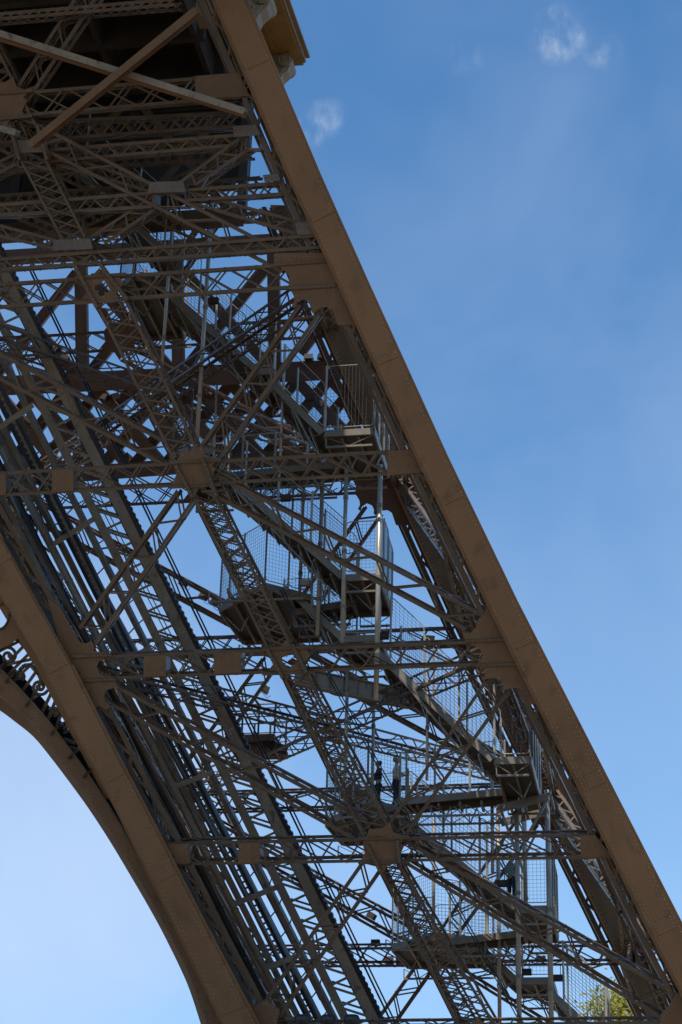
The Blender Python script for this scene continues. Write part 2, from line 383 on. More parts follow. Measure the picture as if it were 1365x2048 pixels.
# --- gusset plates -------------------------------------------------------------------
def gusset(pts, d=G-0.06, t=0.05, holes=(), m=GUSS, parent=LEG, off=O, name='gusset_plate', riv=True):
    loop = [FP(x, y, d)+off for x, y in pts]
    o = plate(name, loop, NRM*t, m, parent, [[FP(x, y, d)+off for x, y in h] for h in holes])
    return o
J1R = [(985, 1190), (968, 1228), (956, 1240), (952, 1255), (941, 1266), (926, 1266), (930, 1281), (948, 1291), (960, 1298), (965, 1309), (962, 1320), (951, 1329), (957, 1334), (968, 1336), (972, 1345), (969, 1354), (962, 1361), (978, 1357), (990, 1356), (1002, 1362), (1007, 1374), (1003, 1386), (1012, 1380), (1024, 1376), (1037, 1376), (1048, 1384), (1060, 1409), (1100, 1409), (1000, 1190)]
J0R = [(548, 506), (549, 531), (561, 535), (572, 543), (578, 553), (580, 563), (576, 574), (583, 583), (588, 592), (589, 602), (584, 612), (590, 617), (594, 606), (606, 598), (618, 603), (623, 613), (622, 622), (628, 628), (634, 620), (643, 615), (656, 614), (666, 620), (676, 650), (720, 650), (655, 506)]
J1L = [(95, 1195), (120, 1215), (143, 1256), (153, 1266), (154, 1278), (162, 1286), (173, 1287), (183, 1281), (187, 1290), (188, 1303), (215, 1306), (224, 1315), (209, 1317), (198, 1323), (194, 1334), (199, 1346), (210, 1352), (226, 1353), (229, 1362), (240, 1378), (227, 1376), (214, 1380), (208, 1392), (212, 1405), (222, 1412), (213, 1421), (197, 1412), (185, 1420), (150, 1400)]
J2L = [(440, 1960), (470, 1965), (484, 1992), (497, 2008), (512, 2011), (526, 2004), (533, 1999), (560, 2021), (554, 2046), (560, 2075), (500, 2090)]
J2R = [(1405, 1990), (1352, 1985), (1340, 2010), (1322, 2030), (1318, 2060), (1330, 2090), (1460, 2090)]
for pts in (J1R, J0R, J1L, J2L, J2R):
    gusset(pts); gusset(pts, m=RED, off=DEPTH)
    gx, gy = sum(p[0] for p in pts)/len(pts), sum(p[1] for p in pts)/len(pts)
    for (xa, ya), (xb, yb) in zip(pts, pts[1:]+pts[:1]):       # rivets following the outline
        n_ = max(1, int(math.hypot(xb-xa, yb-ya)/8))
        for j in range(n_):
            x, y = xa+(xb-xa)*j/n_, ya+(yb-ya)*j/n_
            q_ = math.hypot(gx-x, gy-y) or 1
            RIV.dome(FP(x+(gx-x)/q_*7, y+(gy-y)/q_*7, G-0.06), -NRM, 0.022)
star = [(-40, -24), (-34, -48), (-18, -56), (0, -48), (8, -26), (42, -26), (38, -12), (34, 0), (27, 12), (27, 28), (14, 37), (4, 37), (-4, 42), (-16, 28), (-48, 26), (-38, 15), (-46, 0), (-41, -8)]
star_q = [(-41, -18), (-20, -24), (-4, -41), (10, -24), (36, -24), (44, -10), (30, 10), (38, 24), (8, 24), (-4, 39), (-16, 24), (-36, 20), (-26, 2)]
star = [(-41, -23), (-33, -31), (-31, -41), (-5, -43), (12, -55), (18, -35), (44, -25), (32, -13), (40, -8), (30, 13), (34, 23), (5, 33), (-5, 51), (-17, 33), (-49, 25), (-39, 5), (-43, -11)]
quat = lambda cx, cy, r=7.2: [(cx+x, cy+y) for x, y in sum([[(ox+r*math.cos(math.radians(a0+k*45)), oy+r*math.sin(math.radians(a0+k*45))) for k in range(6)] for ox, oy, a0 in ((8.6, 1.5, -90), (-1.5, 8.6, 0), (-8.6, -1.5, 90), (1.5, -8.6, 180))], [])]
for cx, cy, q in ((15, 208, 0), (203, 577, 1), (392, 945, 0), (577, 1321, 1), (769, 1700, 0), (960, 2075, 1)):
    s = 1.0; sh = star_q if q else star
    pts = [(cx+x*s, cy+y*s) for x, y in sh]
    gusset(pts, d=G-0.12, holes=[quat(cx+2, cy)] if q else ())
    gusset(pts, d=G-0.12, off=DEPTH, m=RED)
    for x, y in sh:
        for t in (0.66, 0.84):
            RIV.dome(FP(cx+x*s*t, cy+y*s*t, G-0.12), -NRM, 0.024)
for k, cx in (('M0', 15), ('J0', 203), ('M1', 392), ('J1', 577), ('M2', 769)):
    for (xa, ya), (xb, yb) in (HOR[k][:2], HOR[k][2:4]):
        f_ = lambda x: FP(x, ya+(yb-ya)*(x-xa)/(xb-xa), G-0.15)
        MB().flat(f_(cx-52), f_(cx+50), NRM, 0.10, 0.06).build('chord_strip', BROWN2, LEG)
for (xa, ya), (xb, yb) in (((930, 1282), (1040, 1278)), ((952, 1331), (1060, 1327)), ((146, 1313), (224, 1310)), ((170, 1361), (232, 1358)), ((548, 529), (655, 522)), ((576, 577), (672, 571))):
    p, q = FP(xa, ya, G-0.09), FP(xb, yb, G-0.09)                # chord angles carried over the corner gussets
    MB().flat(p, q, NRM, 0.09, 0.06).build('chord_strip', BROWN2, LEG)
    for j in range(10): RIV.dome(p.lerp(q, (j+.5)/10)-NRM*0.03-UPF*0.0, -NRM, 0.02)
def box_plate(pts, name='end_plate', depth=0.62, d=G-0.05):   # hollow box diaphragm between the chords
    e = empty(name, LEG)
    loop = [FP(x, y, d) for x, y in pts]
    plate('front_plate', loop, NRM*0.04, GUSS, e)
    a, b = loop[1], loop[2]
    plate('side_plate', [a+NRM*0.042, b+NRM*0.042, b+NRM*depth, a+NRM*depth], X_*-0.03, BROWN2, e)
    for i in range(3):
        for j in range(3):
            p = loop[0].lerp(loop[1], (i+.5)/3).lerp(loop[3].lerp(loop[2], (i+.5)/3), (j+.5)/3)
            RIV.dome(p, -NRM, 0.024)
for pts in ([(-40, 949), (12, 945), (12, 990), (-40, 994)], [(104, 940), (147, 937), (147, 982), (104, 985)],
            [(776, 902), (842, 898), (856, 944), (774, 951)], [(288, 1312), (332, 1310), (332, 1352), (288, 1354)],
            [(428, 1306), (483, 1303), (483, 1346), (428, 1348)], [(334, 1688), (380, 1687), (380, 1727), (352, 1729)],
            [(477, 1686), (520, 1685), (520, 1727), (477, 1728)], [(1160, 1671), (1190, 1669), (1226, 1714), (1163, 1716)],
            [(390, 152), (478, 145), (500, 192), (391, 199)]):
    box_plate(pts)

# --- side faces and horizontal diaphragms ----------------------------------------------
RC = {'M0': (523, 168), 'J0': (690, 547), 'M1': (860, 922), 'J1': (1048, 1304), 'M2': (1243, 1692), 'J2': (1430, 2066)}
LC = {'J0': (-260, 605), 'M1': (-75, 970), 'J1': (124, 1340), 'M2': (312, 1709), 'J2': (500, 2076)}
for tab, sx in ((RC, -0.3), (LC, 0.3)):
    C = {k: FP(*p)+X_*sx+NRM*0.5 for k, p in tab.items()}
    for k, p in C.items():
        hv = UPF*0.4
        girder('side_girder', p+hv, p+hv+DEPTH, p-hv, p-hv+DEPTH, nrm=X_*(1 if sx < 0 else -1), lace='X', n=14, back='Z', fine=False, depth=0.5)
    ks = [k for k in ('J0', 'J1', 'J2') if k in C]
    for a, b in zip(ks, ks[1:]):
        for p, q in ((C[a], C[b]+DEPTH), (C[b], C[a]+DEPTH)):
            hv = (q-p).cross(X_).normalized()*0.4
            girder('side_diagonal_brace', p+hv, q+hv, p-hv, q-hv, nrm=X_*(1 if sx < 0 else -1), lace='Z', n=20, back='Z', fine=False, depth=0.5)
SB = {k: FP(*p)+X_*0.5+NRM*0.5 for k, p in LC.items()}
lv = ['J0', 'M1', 'J1', 'M2', 'J2']
for a, b in zip(lv, lv[1:]):
    for f0, f1 in ((0.0, 0.5), (0.5, 0.0), (0.5, 1.0), (1.0, 0.5)):
        p, q = SB[a]+DEPTH*f0, SB[b]+DEPTH*f1
        hv = (q-p).cross(X_).normalized()*0.22
        girder('secondary_brace', p+hv, q+hv, p-hv, q-hv, nrm=-X_, lace='X', n=16, back=None, sides=False, fine=False, depth=0.2, cw=0.07, bw=0.04)
for k in ('J0', 'J1', 'J2'):
    r, l = FP(*RC[k])+NRM*0.6, FP(*LC[k])+NRM*0.6
    for p, q in ((r, l+DEPTH), (l, r+DEPTH)):
        hv = (q-p).cross(Z_).normalized()*0.42
        girder('diaphragm_brace', p+hv, q+hv, p-hv, q-hv, nrm=Z_, lace='X', n=24, back='Z', fine=False, depth=0.55, cw=0.10, bw=0.05)

# ================================================================== FLOOR FRAME AT THE TOP OF THE LEG
FRAME = empty('floor_frame', None, 'zigzag girders with grey node plates and long crossed beams near the top', 'floor frame')
def zig(a, b, c, d, n, dd=1.2, depth=0.9, fine=True, m=BROWN2, lace='Z', nrm=NRM, back='X'):
    P = [FP(x, y, dd) for x, y in (a, b, c, d)]
    girder('zigzag_girder', *P, lace=lace, n=n, depth=depth, parent=FRAME, m=m, back=back, cw=0.10, bw=0.055, fine=fine, nrm=nrm)
NBAR_KEEP = NBAR[0]; NBAR[0] = 0
zig((-60, 520), (640, 467), (-60, 546), (645, 497), 22, 0.3)
zig((-60, 411), (302, 383), (-60, 436), (306, 416), 12, 0.5)
zig((371, 377), (565, 362), (371, 404), (575, 390), 7, 0.5)
zig((97, 297), (470, 267), (97, 326), (470, 293), 13, 0.7)
zig((-60, 248), (465, 222), (-60, 292), (470, 255), 16, 2.0, lace='X', fine=False)
zig((-60, 30), (350, -5), (-60, 46), (350, 12), 22, 0.1, lace='X')
zig((95, 298), (302, 364), (92, 326), (300, 386), 8, 0.9)
zig((368, 378), (612, 444), (368, 404), (592, 470), 9, 0.6)
zig((486, 268), (356, 364), (505, 296), (392, 372), 5, 0.6)
zig((306, 390), (168, 480), (322, 412), (212, 488), 5, 0.6)
zig((-60, 432), (112, 478), (-60, 462), (108, 500), 6, 0.7)
zig((40, 300), (-60, 350), (45, 325), (-60, 378), 4, 0.7)
NBAR[0] = NBAR_KEEP
for a, b, c, d, n, dd in (((-60, 330), (500, 296), (-60, 352), (505, 318), 26, 3.5), ((-60, 392), (520, 352), (-60, 414), (528, 374), 26, 5.0), ((-60, 452), (560, 420), (-60, 474), (566, 442), 28, 6.5), ((-40, 260), (420, 470), (-40, 284), (410, 492), 24, 5.5), ((60, 480), (470, 300), (76, 498), (484, 318), 22, 6.0), ((-60, 380), (230, 500), (-60, 400), (220, 520), 16, 3.0)):
    zig(a, b, c, d, n, dd, 0.5, False, BROWN2, 'X', NRM, None)
for pts in ([(35, 281), (92, 279), (96, 304), (28, 306)], [(300, 364), (366, 362), (372, 384), (296, 386)], [(108, 480), (180, 477), (186, 498), (105, 501)],
            [(590, 446), (618, 442), (628, 468), (596, 470)], [(466, 252), (512, 249), (522, 270), (468, 274)], [(526, 350), (556, 347), (562, 361), (530, 364)]):
    P = [FP(x, y, 0.25) for x, y in pts]
    plate('node_plate', P, NRM*0.05, PLATEG, FRAME)
    cx = sum(p[0] for p in pts)/4; cy = sum(p[1] for p in pts)/4
    for i in range(6):
        for j in (0.25, 0.75):
            RIV.dome(P[0].lerp(P[1], (i+.5)/6).lerp(P[3].lerp(P[2], (i+.5)/6), j), -NRM, 0.024)
for (x0, x1, y0, y1) in ((36, 94, 306, 332), (306, 370, 388, 412), (490, 520, 274, 296)):      # hanging node boxes
    e = empty('node_box', FRAME); L4 = [FP(*p, 0.5) for p in ((x0, y0), (x1, y0), (x1, y1), (x0, y1))]
    for i, j in ((1, 2), (3, 0)): plate('side_plate', [L4[i], L4[j], L4[j]+NRM*0.9, L4[i]+NRM*0.9], X_*0.03, BROWN, e)
    plate('bottom_plate', [L4[3], L4[2], L4[2]+NRM*0.9, L4[3]+NRM*0.9], UPF*-0.03, BROWN, e)
def ibeam(name, a, b, m, d0, wpx, parent):
    p, q = FP(*a, d0), FP(*b, d0); ax = (q-p).normalized(); s = ax.cross(NRM).normalized()
    e = empty(name, parent); h = wpx/63/2
    MB().bar(p, q, s*0.02, NRM*0.2).build('web', m, e)
    MB().bar(p-NRM*0.215, q-NRM*0.215, s*h, NRM*0.015).build('flange', m, e)
    MB().bar(p+NRM*0.215, q+NRM*0.215, s*h, NRM*0.015).build('flange', m, e)
ibeam('long_beam', (-80, 42), (492, 224), STEEL, -0.55, 13, FRAME)
MB().bar(FP(-80, 54, -0.3), FP(490, 232, -0.3), UPF*0.06, NRM*0.2).build('lower_flange', BROWN, FRAME)
ibeam('cross_beam', (62, 292), (396, 22), GUSS, -1.1, 14, FRAME)
ibeam('long_beam', (-60, 242), (36, 266), STEEL, -0.55, 12, FRAME)

# ================================================================== FIRST FLOOR AND BALCONY
ZF = 47.5
FLOOR = empty('first_floor_deck', None, 'dark underside of the first floor deck behind the girders at upper left', 'floor deck')
corner = ATZ(606, 126, ZF); near = ATZ(560, -2, ZF)
ed = (corner-near).normalized()
cn = corner - X_*1.6; nn_ = cn - ed*60
XW = cn.x - 21                                      # the deck is a ring round an open middle
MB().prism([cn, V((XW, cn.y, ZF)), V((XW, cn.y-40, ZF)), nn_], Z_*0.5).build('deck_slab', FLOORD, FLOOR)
for i in range(10):
    y = cn.y - 1.0 - i*2.6
    x1 = (cn + ed*((y-cn.y)/ed.y)).x - 1.0
    MB().bar((XW, y, ZF-0.75), (x1, y, ZF-0.75), Y_*0.12, Z_*0.75).build('deck_joist', FLOORD, FLOOR)
for i in range(6):
    x = cn.x - 1.5 - i*3.4
    MB().bar((x, cn.y-26, ZF-0.9), (x, cn.y-0.3, ZF-0.9), X_*0.1, Z_*0.55).build('deck_stringer', FLOORD, FLOOR)
# deep lattice truss along the far edge of the deck, with added dark sheets standing in for its shade
yb = cn.y - 0.6; zb = 40.6
for i in range(12):
    x = cn.x - 0.3 - i*4.2
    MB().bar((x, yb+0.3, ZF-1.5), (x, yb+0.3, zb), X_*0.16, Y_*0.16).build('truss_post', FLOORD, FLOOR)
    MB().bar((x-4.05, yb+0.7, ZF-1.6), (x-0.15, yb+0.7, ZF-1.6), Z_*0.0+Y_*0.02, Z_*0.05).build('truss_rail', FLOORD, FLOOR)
    MB().prism([(x-4.1, yb+0.8, ZF+0.2), (x+0.1, yb+0.8, ZF+0.2), (x+0.1, yb+0.8, zb+(2.2 if i == 0 else 0.5)), (x-4.1, yb+0.8, zb+0.5)], Y_*0.05).build('dark_backing_sheet', FLOORD, FLOOR)
    MB().flat((x-4.0, yb, ZF-1.6), (x-0.2, yb, zb), Y_, 0.28, 0.06).build('truss_diagonal', BROWN2, FLOOR)
    MB().flat((x-0.2, yb-0.1, ZF-1.6), (x-4.0, yb-0.1, zb), Y_, 0.28, 0.06).build('truss_diagonal', BROWN2, FLOOR)
MB().bar((-70, yb, zb), (cn.x-0.2, yb, zb), Y_*0.3, Z_*0.22).build('bottom_chord', BROWN2, FLOOR)

BAL = empty('balcony', None, 'ochre balcony edge with scrolled brackets beyond the column at top right', 'balcony')
c0 = corner; n0 = near - ed*22
inn = -X_*1.62
MB().prism([c0-Z_*.012, c0+inn-Z_*.012, n0+inn-Z_*.012, n0-Z_*.012], Z_*0.25).build('soffit', OCHRE, BAL)
for i in range(1, 8):
    p = c0.lerp(n0, i/9); MB().bar(p+inn-Z_*0.02, p-Z_*0.02, ed*0.03, Z_*0.018).build('soffit_rib', OCHRE, BAL)
q = inn*0.55
MB().bar(c0+q-Z_*0.02, n0+q-Z_*0.02, X_*0.03, Z_*0.019).build('soffit_rib', OCHRE, BAL)
sd_ = X_
for i, (ox, oz, h, wd) in enumerate(((0.05, 0.12, 0.14, 0.05), (0.14, 0.3, 0.10, 0.10), (0.09, 0.48, 0.12, 0.06))):
    MB().bar(c0+sd_*ox+Z_*oz+ed*0.06, n0+sd_*ox+Z_*oz, sd_*wd, Z_*h*0.5).build('cornice_moulding', STONE, BAL)
MB().bar(c0+V((0, 0.10, 0.3)), c0+inn+V((0, 0.10, 0.3)), Y_*0.08, Z_*0.26).build('end_moulding', STONE, BAL)
def console(px, py, Yc, s):
    """scrolled bracket: an S-curved body with a spiral roll at the outer end."""
    e = empty('scroll_bracket', BAL)
    C = AT(px, py, Yc); T = 0.42*s
    X, Z = X_, Z_
    # roll
    mb = MB(); mb.tube(C-Y_*T, C+Y_*T, 0.30*s, 28); mb.build('roll', STONE, e, smooth=False)
    sp = []
    for k in range(70):
        a = k/69*math.pi*4.4; r = 0.29*s*(1-k/69*0.86)
        sp.append(C - Y_*(T+0.01) + X*(r*math.cos(a+0.6)) + Z*(r*math.sin(a+0.6)))
    MB().path(sp, 0.033*s, 6).build('spiral', STONE, e, smooth=True)
    MB().dome(C-Y_*T, -Y_, 0.07*s, 10).build('boss', STONE, e)
    # body: sweeping S from the roll back up under the soffit
    def pt(x, z): return C - Y_*T*0.8 + X*x*s + Z*z*s
    up = [(0.02, 0.30), (-0.2, 0.40), (-0.5, 0.50), (-0.9, 0.55), (-1.4, 0.56), (-2.2, 0.56)]
    lo = [(-2.2, -0.5), (-1.4, -0.5), (-1.0, -0.45), (-0.62, -0.33), (-0.34, -0.3), (-0.12, -0.28)]
    plate('scroll_body', [pt(*p) for p in up+lo], Y_*T*1.6, STONE, e)
    MB().path([pt(*p)-Y_*0.03 for p in up], 0.05*s, 6).build('scroll_rim', STONE, e)
    # acanthus foot below the roll
    leaf = [(0.22, -0.22), (0.12, -0.42), (-0.08, -0.62), (-0.22, -0.95), (-0.32, -1.5), (-0.40, -1.5), (-0.36, -0.9), (-0.34, -0.3), (-0.1, -0.26)]
    plate('leaf_foot', [pt(*p) for p in leaf], Y_*T*1.4, STONE, e)
    for k in range(4):
        MB().path([pt(-0.30+0.05*k, -0.9+0.1*k)-Y_*0.02, pt(-0.2+0.08*k, -0.6+0.09*k)-Y_*0.02, pt(-0.12+0.1*k, -0.35+0.03*k)-Y_*0.02], 0.025*s, 5).build('leaf_rib', STONE, e)
console(574, 133, corner.y-0.3, 0.92)
console(531, 8, corner.y-0.3-5.3, 1.05)
console(488, -120, corner.y-0.3-10.6, 1.05)

# ================================================================== REAR TRUSS OF WIDE RED-BROWN FLATS
RT = empty('wide_plate_truss', None, 'red-brown truss of wide flat plates seen through the far side of the leg', 'truss')
DR = 17.5
def flatpx(a, b, wpx, name, d=DR, m=RED, parent=RT, t=0.30):
    p, q = FP(*a, d), FP(*b, d)
    sc_ = (p-CAM).length/F
    return MB().flat(p, q, NRM, wpx*sc_, t).build(name, m, parent)
flatpx((-60, 775), (700, 738), 38, 'main_beam')
flatpx((-60, 965), (720, 905), 30, 'main_beam', DR+.4)
flatpx((-60, 520), (640, 478), 30, 'main_beam', DR+.4)
for x in (-25, 166, 358, 551): flatpx((x-4, 500-x*0.03), (x, 765-x*0.05), 24, 'post', DR+0.05)
for x in (-25, 166, 358):
    flatpx((x+14, 560-x*.04), (x+178, 748-x*.05), 20, 'diagonal_plate', DR+.35); flatpx((x+180, 545-x*.04), (x+12, 757-x*.05), 20, 'diagonal_plate', DR+.7)
for i in range(-1, 11):
    x = i*66; y0 = 790-x*.05; y1 = 958-x*.08
    flatpx((x, y0), (x+132, y1-8), 22, 'diagonal_plate', DR+.35); flatpx((x+132, y0-6), (x, y1), 22, 'diagonal_plate', DR+.7)
flatpx((600, 706), (650, 640), 24, 'diagonal_plate', DR+1.1)

# ================================================================== LIFT TRACK
def line(a, b, d): return FP(*a, d), FP(*b, d)
TR = empty('lift_track_truss', None, 'grey inclined lift track truss with two chords and lattice ties, left of the stairs', 'lift track')
ra, rb = line((-85, 360), (775, 2098), 4.6); la, lb = line((-140, 360), (720, 2098), 4.6)
ax = (rb-ra).normalized(); sdv = ax.cross(NRM).normalized()
MB().angle(la-sdv*0.14, lb-sdv*0.14, sdv, NRM, 0.30, 0.25, 0.03).build('chord', STEEL, TR)
MB().angle(ra+sdv*0.20, rb+sdv*0.20, -sdv, NRM, 0.36, 0.25, 0.03).build('chord', STEEL, TR)
MB().bar(ra+sdv*0.26+NRM*0.15, rb+sdv*0.26+NRM*0.15, sdv*0.055, NRM*0.12).build('rail', DARK, TR)
MB().bar(ra-sdv*0.20+NRM*0.4, rb-sdv*0.20+NRM*0.4, sdv*0.10, NRM*0.02).build('inner_rail', DARK, TR)
n = 42; NB = 0
for i in range(n):
    t0, t1 = i/n, (i+1)/n
    p, q, r_ = la.lerp(lb, t0), ra.lerp(rb, t0+0.5/n), la.lerp(lb, t1)
    MB().flat(p+NRM*0.03, q+NRM*0.03, NRM, 0.085, 0.03).build('tie_bar', STEEL, TR)
    MB().flat(q+NRM*0.06, r_+NRM*0.06, NRM, 0.085, 0.03).build('tie_bar', STEEL, TR)
    MB().flat(p+NRM*0.6, q+NRM*0.62, NRM, 0.07, 0.03).build('tie_bar', STEEL, TR)
teeth = MB()
for i in range(150):
    p = ra.lerp(rb, (i+.5)/150)+sdv*0.325+NRM*0.15; teeth.bar(p, p+ax*0.11, sdv*0.03, NRM*0.08)
teeth.build('rail_clips', DARK, TR, 'stuff')
bolts = MB()
for i in range(26):
    p = ra.lerp(rb, (i+.5)/26)
    for k in range(4): bolts.dome(p+sdv*(0.1-0.1*(k % 2))+ax*(0.12*(k//2))-NRM*0.0, -NRM, 0.03)
bolts.build('bolts', GALV, TR, 'stuff')
for k, (a, b, d, wd, lab) in enumerate((((-190, 330), (700, 2098), 5.6, 0.09, 'narrow grey guide rail nearer the lift track truss'), ((-228, 330), (668, 2098), 5.4, 0.11, 'grey guide rail nearer the pair of pipes'))):
    e = tag(MB().bar(*line(a, b, d), X_*wd, NRM*0.16).build('guide_rail', STEEL), lab, 'rail', 'lift guide rails')
tie = empty('rail_tie_frame', None, 'thin cross ties joining the guide rails left of the lift track', 'tie frame')
g0, g1 = line((-190, 330), (700, 2098), 5.85); h0, h1 = line((-228, 330), (668, 2098), 5.7); i0, i1 = line((-140, 360), (720, 2098), 5.2)
for i in range(44):
    MB().flat(g0.lerp(g1, i/44), h0.lerp(h1, (i+.6)/44), NRM, 0.05, 0.02).build('tie', STEEL, tie)
    MB().flat(g0.lerp(g1, i/44), i0.lerp(i1, (i-.8)/44), NRM, 0.045, 0.02).build('tie', STEEL, tie)
RK = empty('rack_rail', None, 'dark ladder-like rack rail with cross rungs beside the pipes', 'rack rail')
p, q = line((-232, 340), (650, 2104), 3.9)
ax2 = (q-p).normalized(); s2 = ax2.cross(NRM).normalized()
MB().bar(p, q, s2*0.06, NRM*0.12).build('rail', DARK, RK); MB().bar(p+s2*0.28, q+s2*0.28, s2*0.05, NRM*0.12).build('rail', DARK, RK)
MB().bar(p-s2*0.36+NRM*.2, q-s2*0.36+NRM*.2, s2*0.09, NRM*0.10).build('box_beam', STEEL, RK)
for i in range(150):
    t = (i+.5)/150; c = p.lerp(q, t); MB().bar(c, c+s2*0.28, ax2*0.03, NRM*0.05).build('rung', STEEL, RK)
for k, (a, b, d, r, mm, lab) in enumerate((((-200, 530), (570, 2080), 3.3, 0.135, DARK, 'fat dark pipe running up nearest the left column'), ((-160, 570), (598, 2075), 3.5, 0.14, STEEL, 'fat grey pipe running up beside the dark one'))):
    e = empty('pipe', None, lab, 'pipe', 'pipes inside the leg')
    p, q = line(a, b, d)
    MB().tube(p, q, r, 20).build('tube', mm, e, smooth=True)
    for i in range(16):
        c = p.lerp(q, (i+.3)/16); MB().tube(c, c+(q-p).normalized()*0.05, r+0.018, 20).build('collar', mm, e)
tag(MB().bar(*line((-230, 530), (545, 2060), 2.4), X_*0.07, NRM*0.10).build('edge_beam', STEEL), 'thin grey beam between the left column and the dark pipe', 'beam')
for i, (a, b) in enumerate((((0, 855), (66, 810)), ((108, 1088), (188, 1038)), ((230, 1330), (300, 1296)), ((350, 1573), (424, 1545)), ((466, 1809), (560, 1772)), ((532, 1936), (600, 1910)))):
    e = tag(MB().flat(*line(a, b, 3.0), NRM, 0.17, 0.12).build('support_strut', STEEL), ['grey support strut highest up between pipes and lift track', 'grey support strut above the joint with the round holes', 'grey support strut hidden mostly behind the riveted girder with round holes', 'grey support strut below the small railed platform', 'grey support strut just under the lower mid girder', 'lowest grey support strut between pipes and lift track'][i], 'strut', 'lift support struts')
CB = []
for i, (a, b, d, r) in enumerate((((60, 540), (800, 2080), 6.5, 0.035), ((66, 540), (808, 2080), 6.5, 0.03), ((50, 700), (420, 1420), 7.5, 0.018), ((40, 700), (412, 1420), 7.5, 0.018),
                                  ((560, 1180), (1060, 2080), 2.2, 0.02), ((566, 1180), (1066, 2080), 2.2, 0.02), ((430, 1560), (640, 2000), 7.0, 0.016), ((-20, 830), (560, 2000), 5.0, 0.016))):
    labs = ['thick blue-black cable right of the lift track', 'thinner twin of the blue-black cable right of the lift track', 'thin hauling wire in front of the sky left of the lift track', 'thin wire next to the hauling wire at the lift track', 'black cable bundle strand along the steep strut and lower stairs', 'second strand of the cable bundle along the lower stairs', 'fine wire low between lift track and guide rails', 'long fine wire beside the rack rail']
    tag(MB().tube(*line(a, b, d), r, 6).build('cable', CABLE, smooth=True), labs[i], 'cable', 'cables in the leg')

# ================================================================== ARCH
ARCH = empty('decorative_arch', None, 'curved brown arch rib with iron scrollwork at lower left', 'arch')
intr = [(-160, 1330), (-80, 1370), (0, 1421), (26, 1440), (67, 1473), (102, 1515), (140, 1565), (179, 1619), (220, 1682), (256, 1742), (290, 1800), (318, 1850), (340, 1893), (359, 1932), (379, 1978), (402, 2048), (425, 2125)]
extr = [(-175, 1225), (-95, 1262), (-30, 1310), (10, 1345), (60, 1398), (97, 1440), (130, 1483), (165, 1530), (200, 1581), (235, 1637), (265, 1688), (297, 1742), (325, 1788), (350, 1829), (374, 1870), (436, 2020), (475, 2125)]
DA = 0.55
def smooth(pts, k=4):                        # Catmull-Rom through the points
    o = []
    for i in range(len(pts)-1):
        p0, p1, p2, p3 = pts[max(i-1, 0)], pts[i], pts[i+1], pts[min(i+2, len(pts)-1)]
        for j in range(k):
            t = j/k
            o.append(tuple(0.5*(2*p1[c]+(p2[c]-p0[c])*t+(2*p0[c]-5*p1[c]+4*p2[c]-p3[c])*t*t+(3*p1[c]-p0[c]-3*p2[c]+p3[c])*t**3) for c in (0, 1)))
    return o+[pts[-1]]
intr, extr = smooth(intr), smooth(extr)
def strip(name, up, lo, d, ext, m, parent):
    mb = MB(); k = len(up)
    for P, Q in zip(up, lo):
        a, b = FP(*P, d), FP(*Q, d); mb.v += [tuple(a), tuple(b), tuple(b+ext), tuple(a+ext)]
    for i in range(k-1):
        for j in range(4): mb.f.append((4*i+j, 4*i+(j+1) % 4, 4*i+4+(j+1) % 4, 4*i+4+j))
    mb.f += [(0, 1, 2, 3), (4*k-4, 4*k-3, 4*k-2, 4*k-1)]
    return mb.build(name, m, parent)
face_lo = [(a[0]*0.28+b[0]*0.72, a[1]*0.28+b[1]*0.72) for a, b in zip(extr, intr)]
strip('face_plate', extr, face_lo, DA, NRM*0.06, GUSS, ARCH)
sf = MB()
for P, Q in zip(face_lo, intr):
    a_, b_ = FP(*P, DA+0.005), FP(*Q, DA+1.5); sf.v += [tuple(a_), tuple(b_), tuple(b_+X_*.05+Z_*.05), tuple(a_+X_*.05+Z_*.05+NRM*.05)]
for i in range(len(intr)-1):
    for j in range(4): sf.f.append((4*i+j, 4*i+(j+1) % 4, 4*i+4+(j+1) % 4, 4*i+4+j))
sf.build('soffit', ARCHM, ARCH)
strip('edge_flange', extr, [(a[0]*0.9+b[0]*0.1, a[1]*0.9+b[1]*0.1) for a, b in zip(extr, intr)], DA-0.04, NRM*0.035, BROWN2, ARCH)
band = [(x+dx, y+dy) for (x, y), dx, dy in zip(extr, (10,)*99, (-18,)*99)]
strip('recess_shade_plate', [(x+6, y-22) for x, y in extr], [(x-4, y+6) for x, y in extr], DA+1.3, NRM*0.05, DARK, ARCH)  # dark sheet standing in for the shade inside the arch box
for (x, y) in ((20, 1358), (60, 1405), (110, 1462), (146, 1510), (175, 1548), (0, 1338)):
    MB().bar(FP(x-4, y+4, DA+0.1), FP(x+14, y-14, DA+0.4), UPF*0.05, NRM*0.3).build('recess_rib', BROWN2, ARCH)
up2 = [(x+16, y-24) for x, y in extr][:9]; lo2 = [(x+9, y-12) for x, y in extr][:9]
for pl in (face_lo, extr):
    w_ = 0.1
    oth = extr if pl is face_lo else intr
    for i in range(len(pl)-1):
        a, b = FP(*pl[i], DA), FP(*pl[i+1], DA); n = max(2, int((b-a).length/0.17)); c = (FP(*oth[i], DA)-a).normalized()
        for k in range(n): RIV.dome(a.lerp(b, (k+.5)/n)+c*w_, -NRM, 0.026)
for i in (16, 28, 36, 48):
    a, b = FP(*extr[i], DA), FP(*face_lo[i], DA)
    for r in range(4):
        for k in range(8): RIV.dome(a.lerp(b, 0.12+0.8*k/7)+(FP(*face_lo[i+1], DA)-b).normalized()*(r*0.11), -NRM, 0.025)
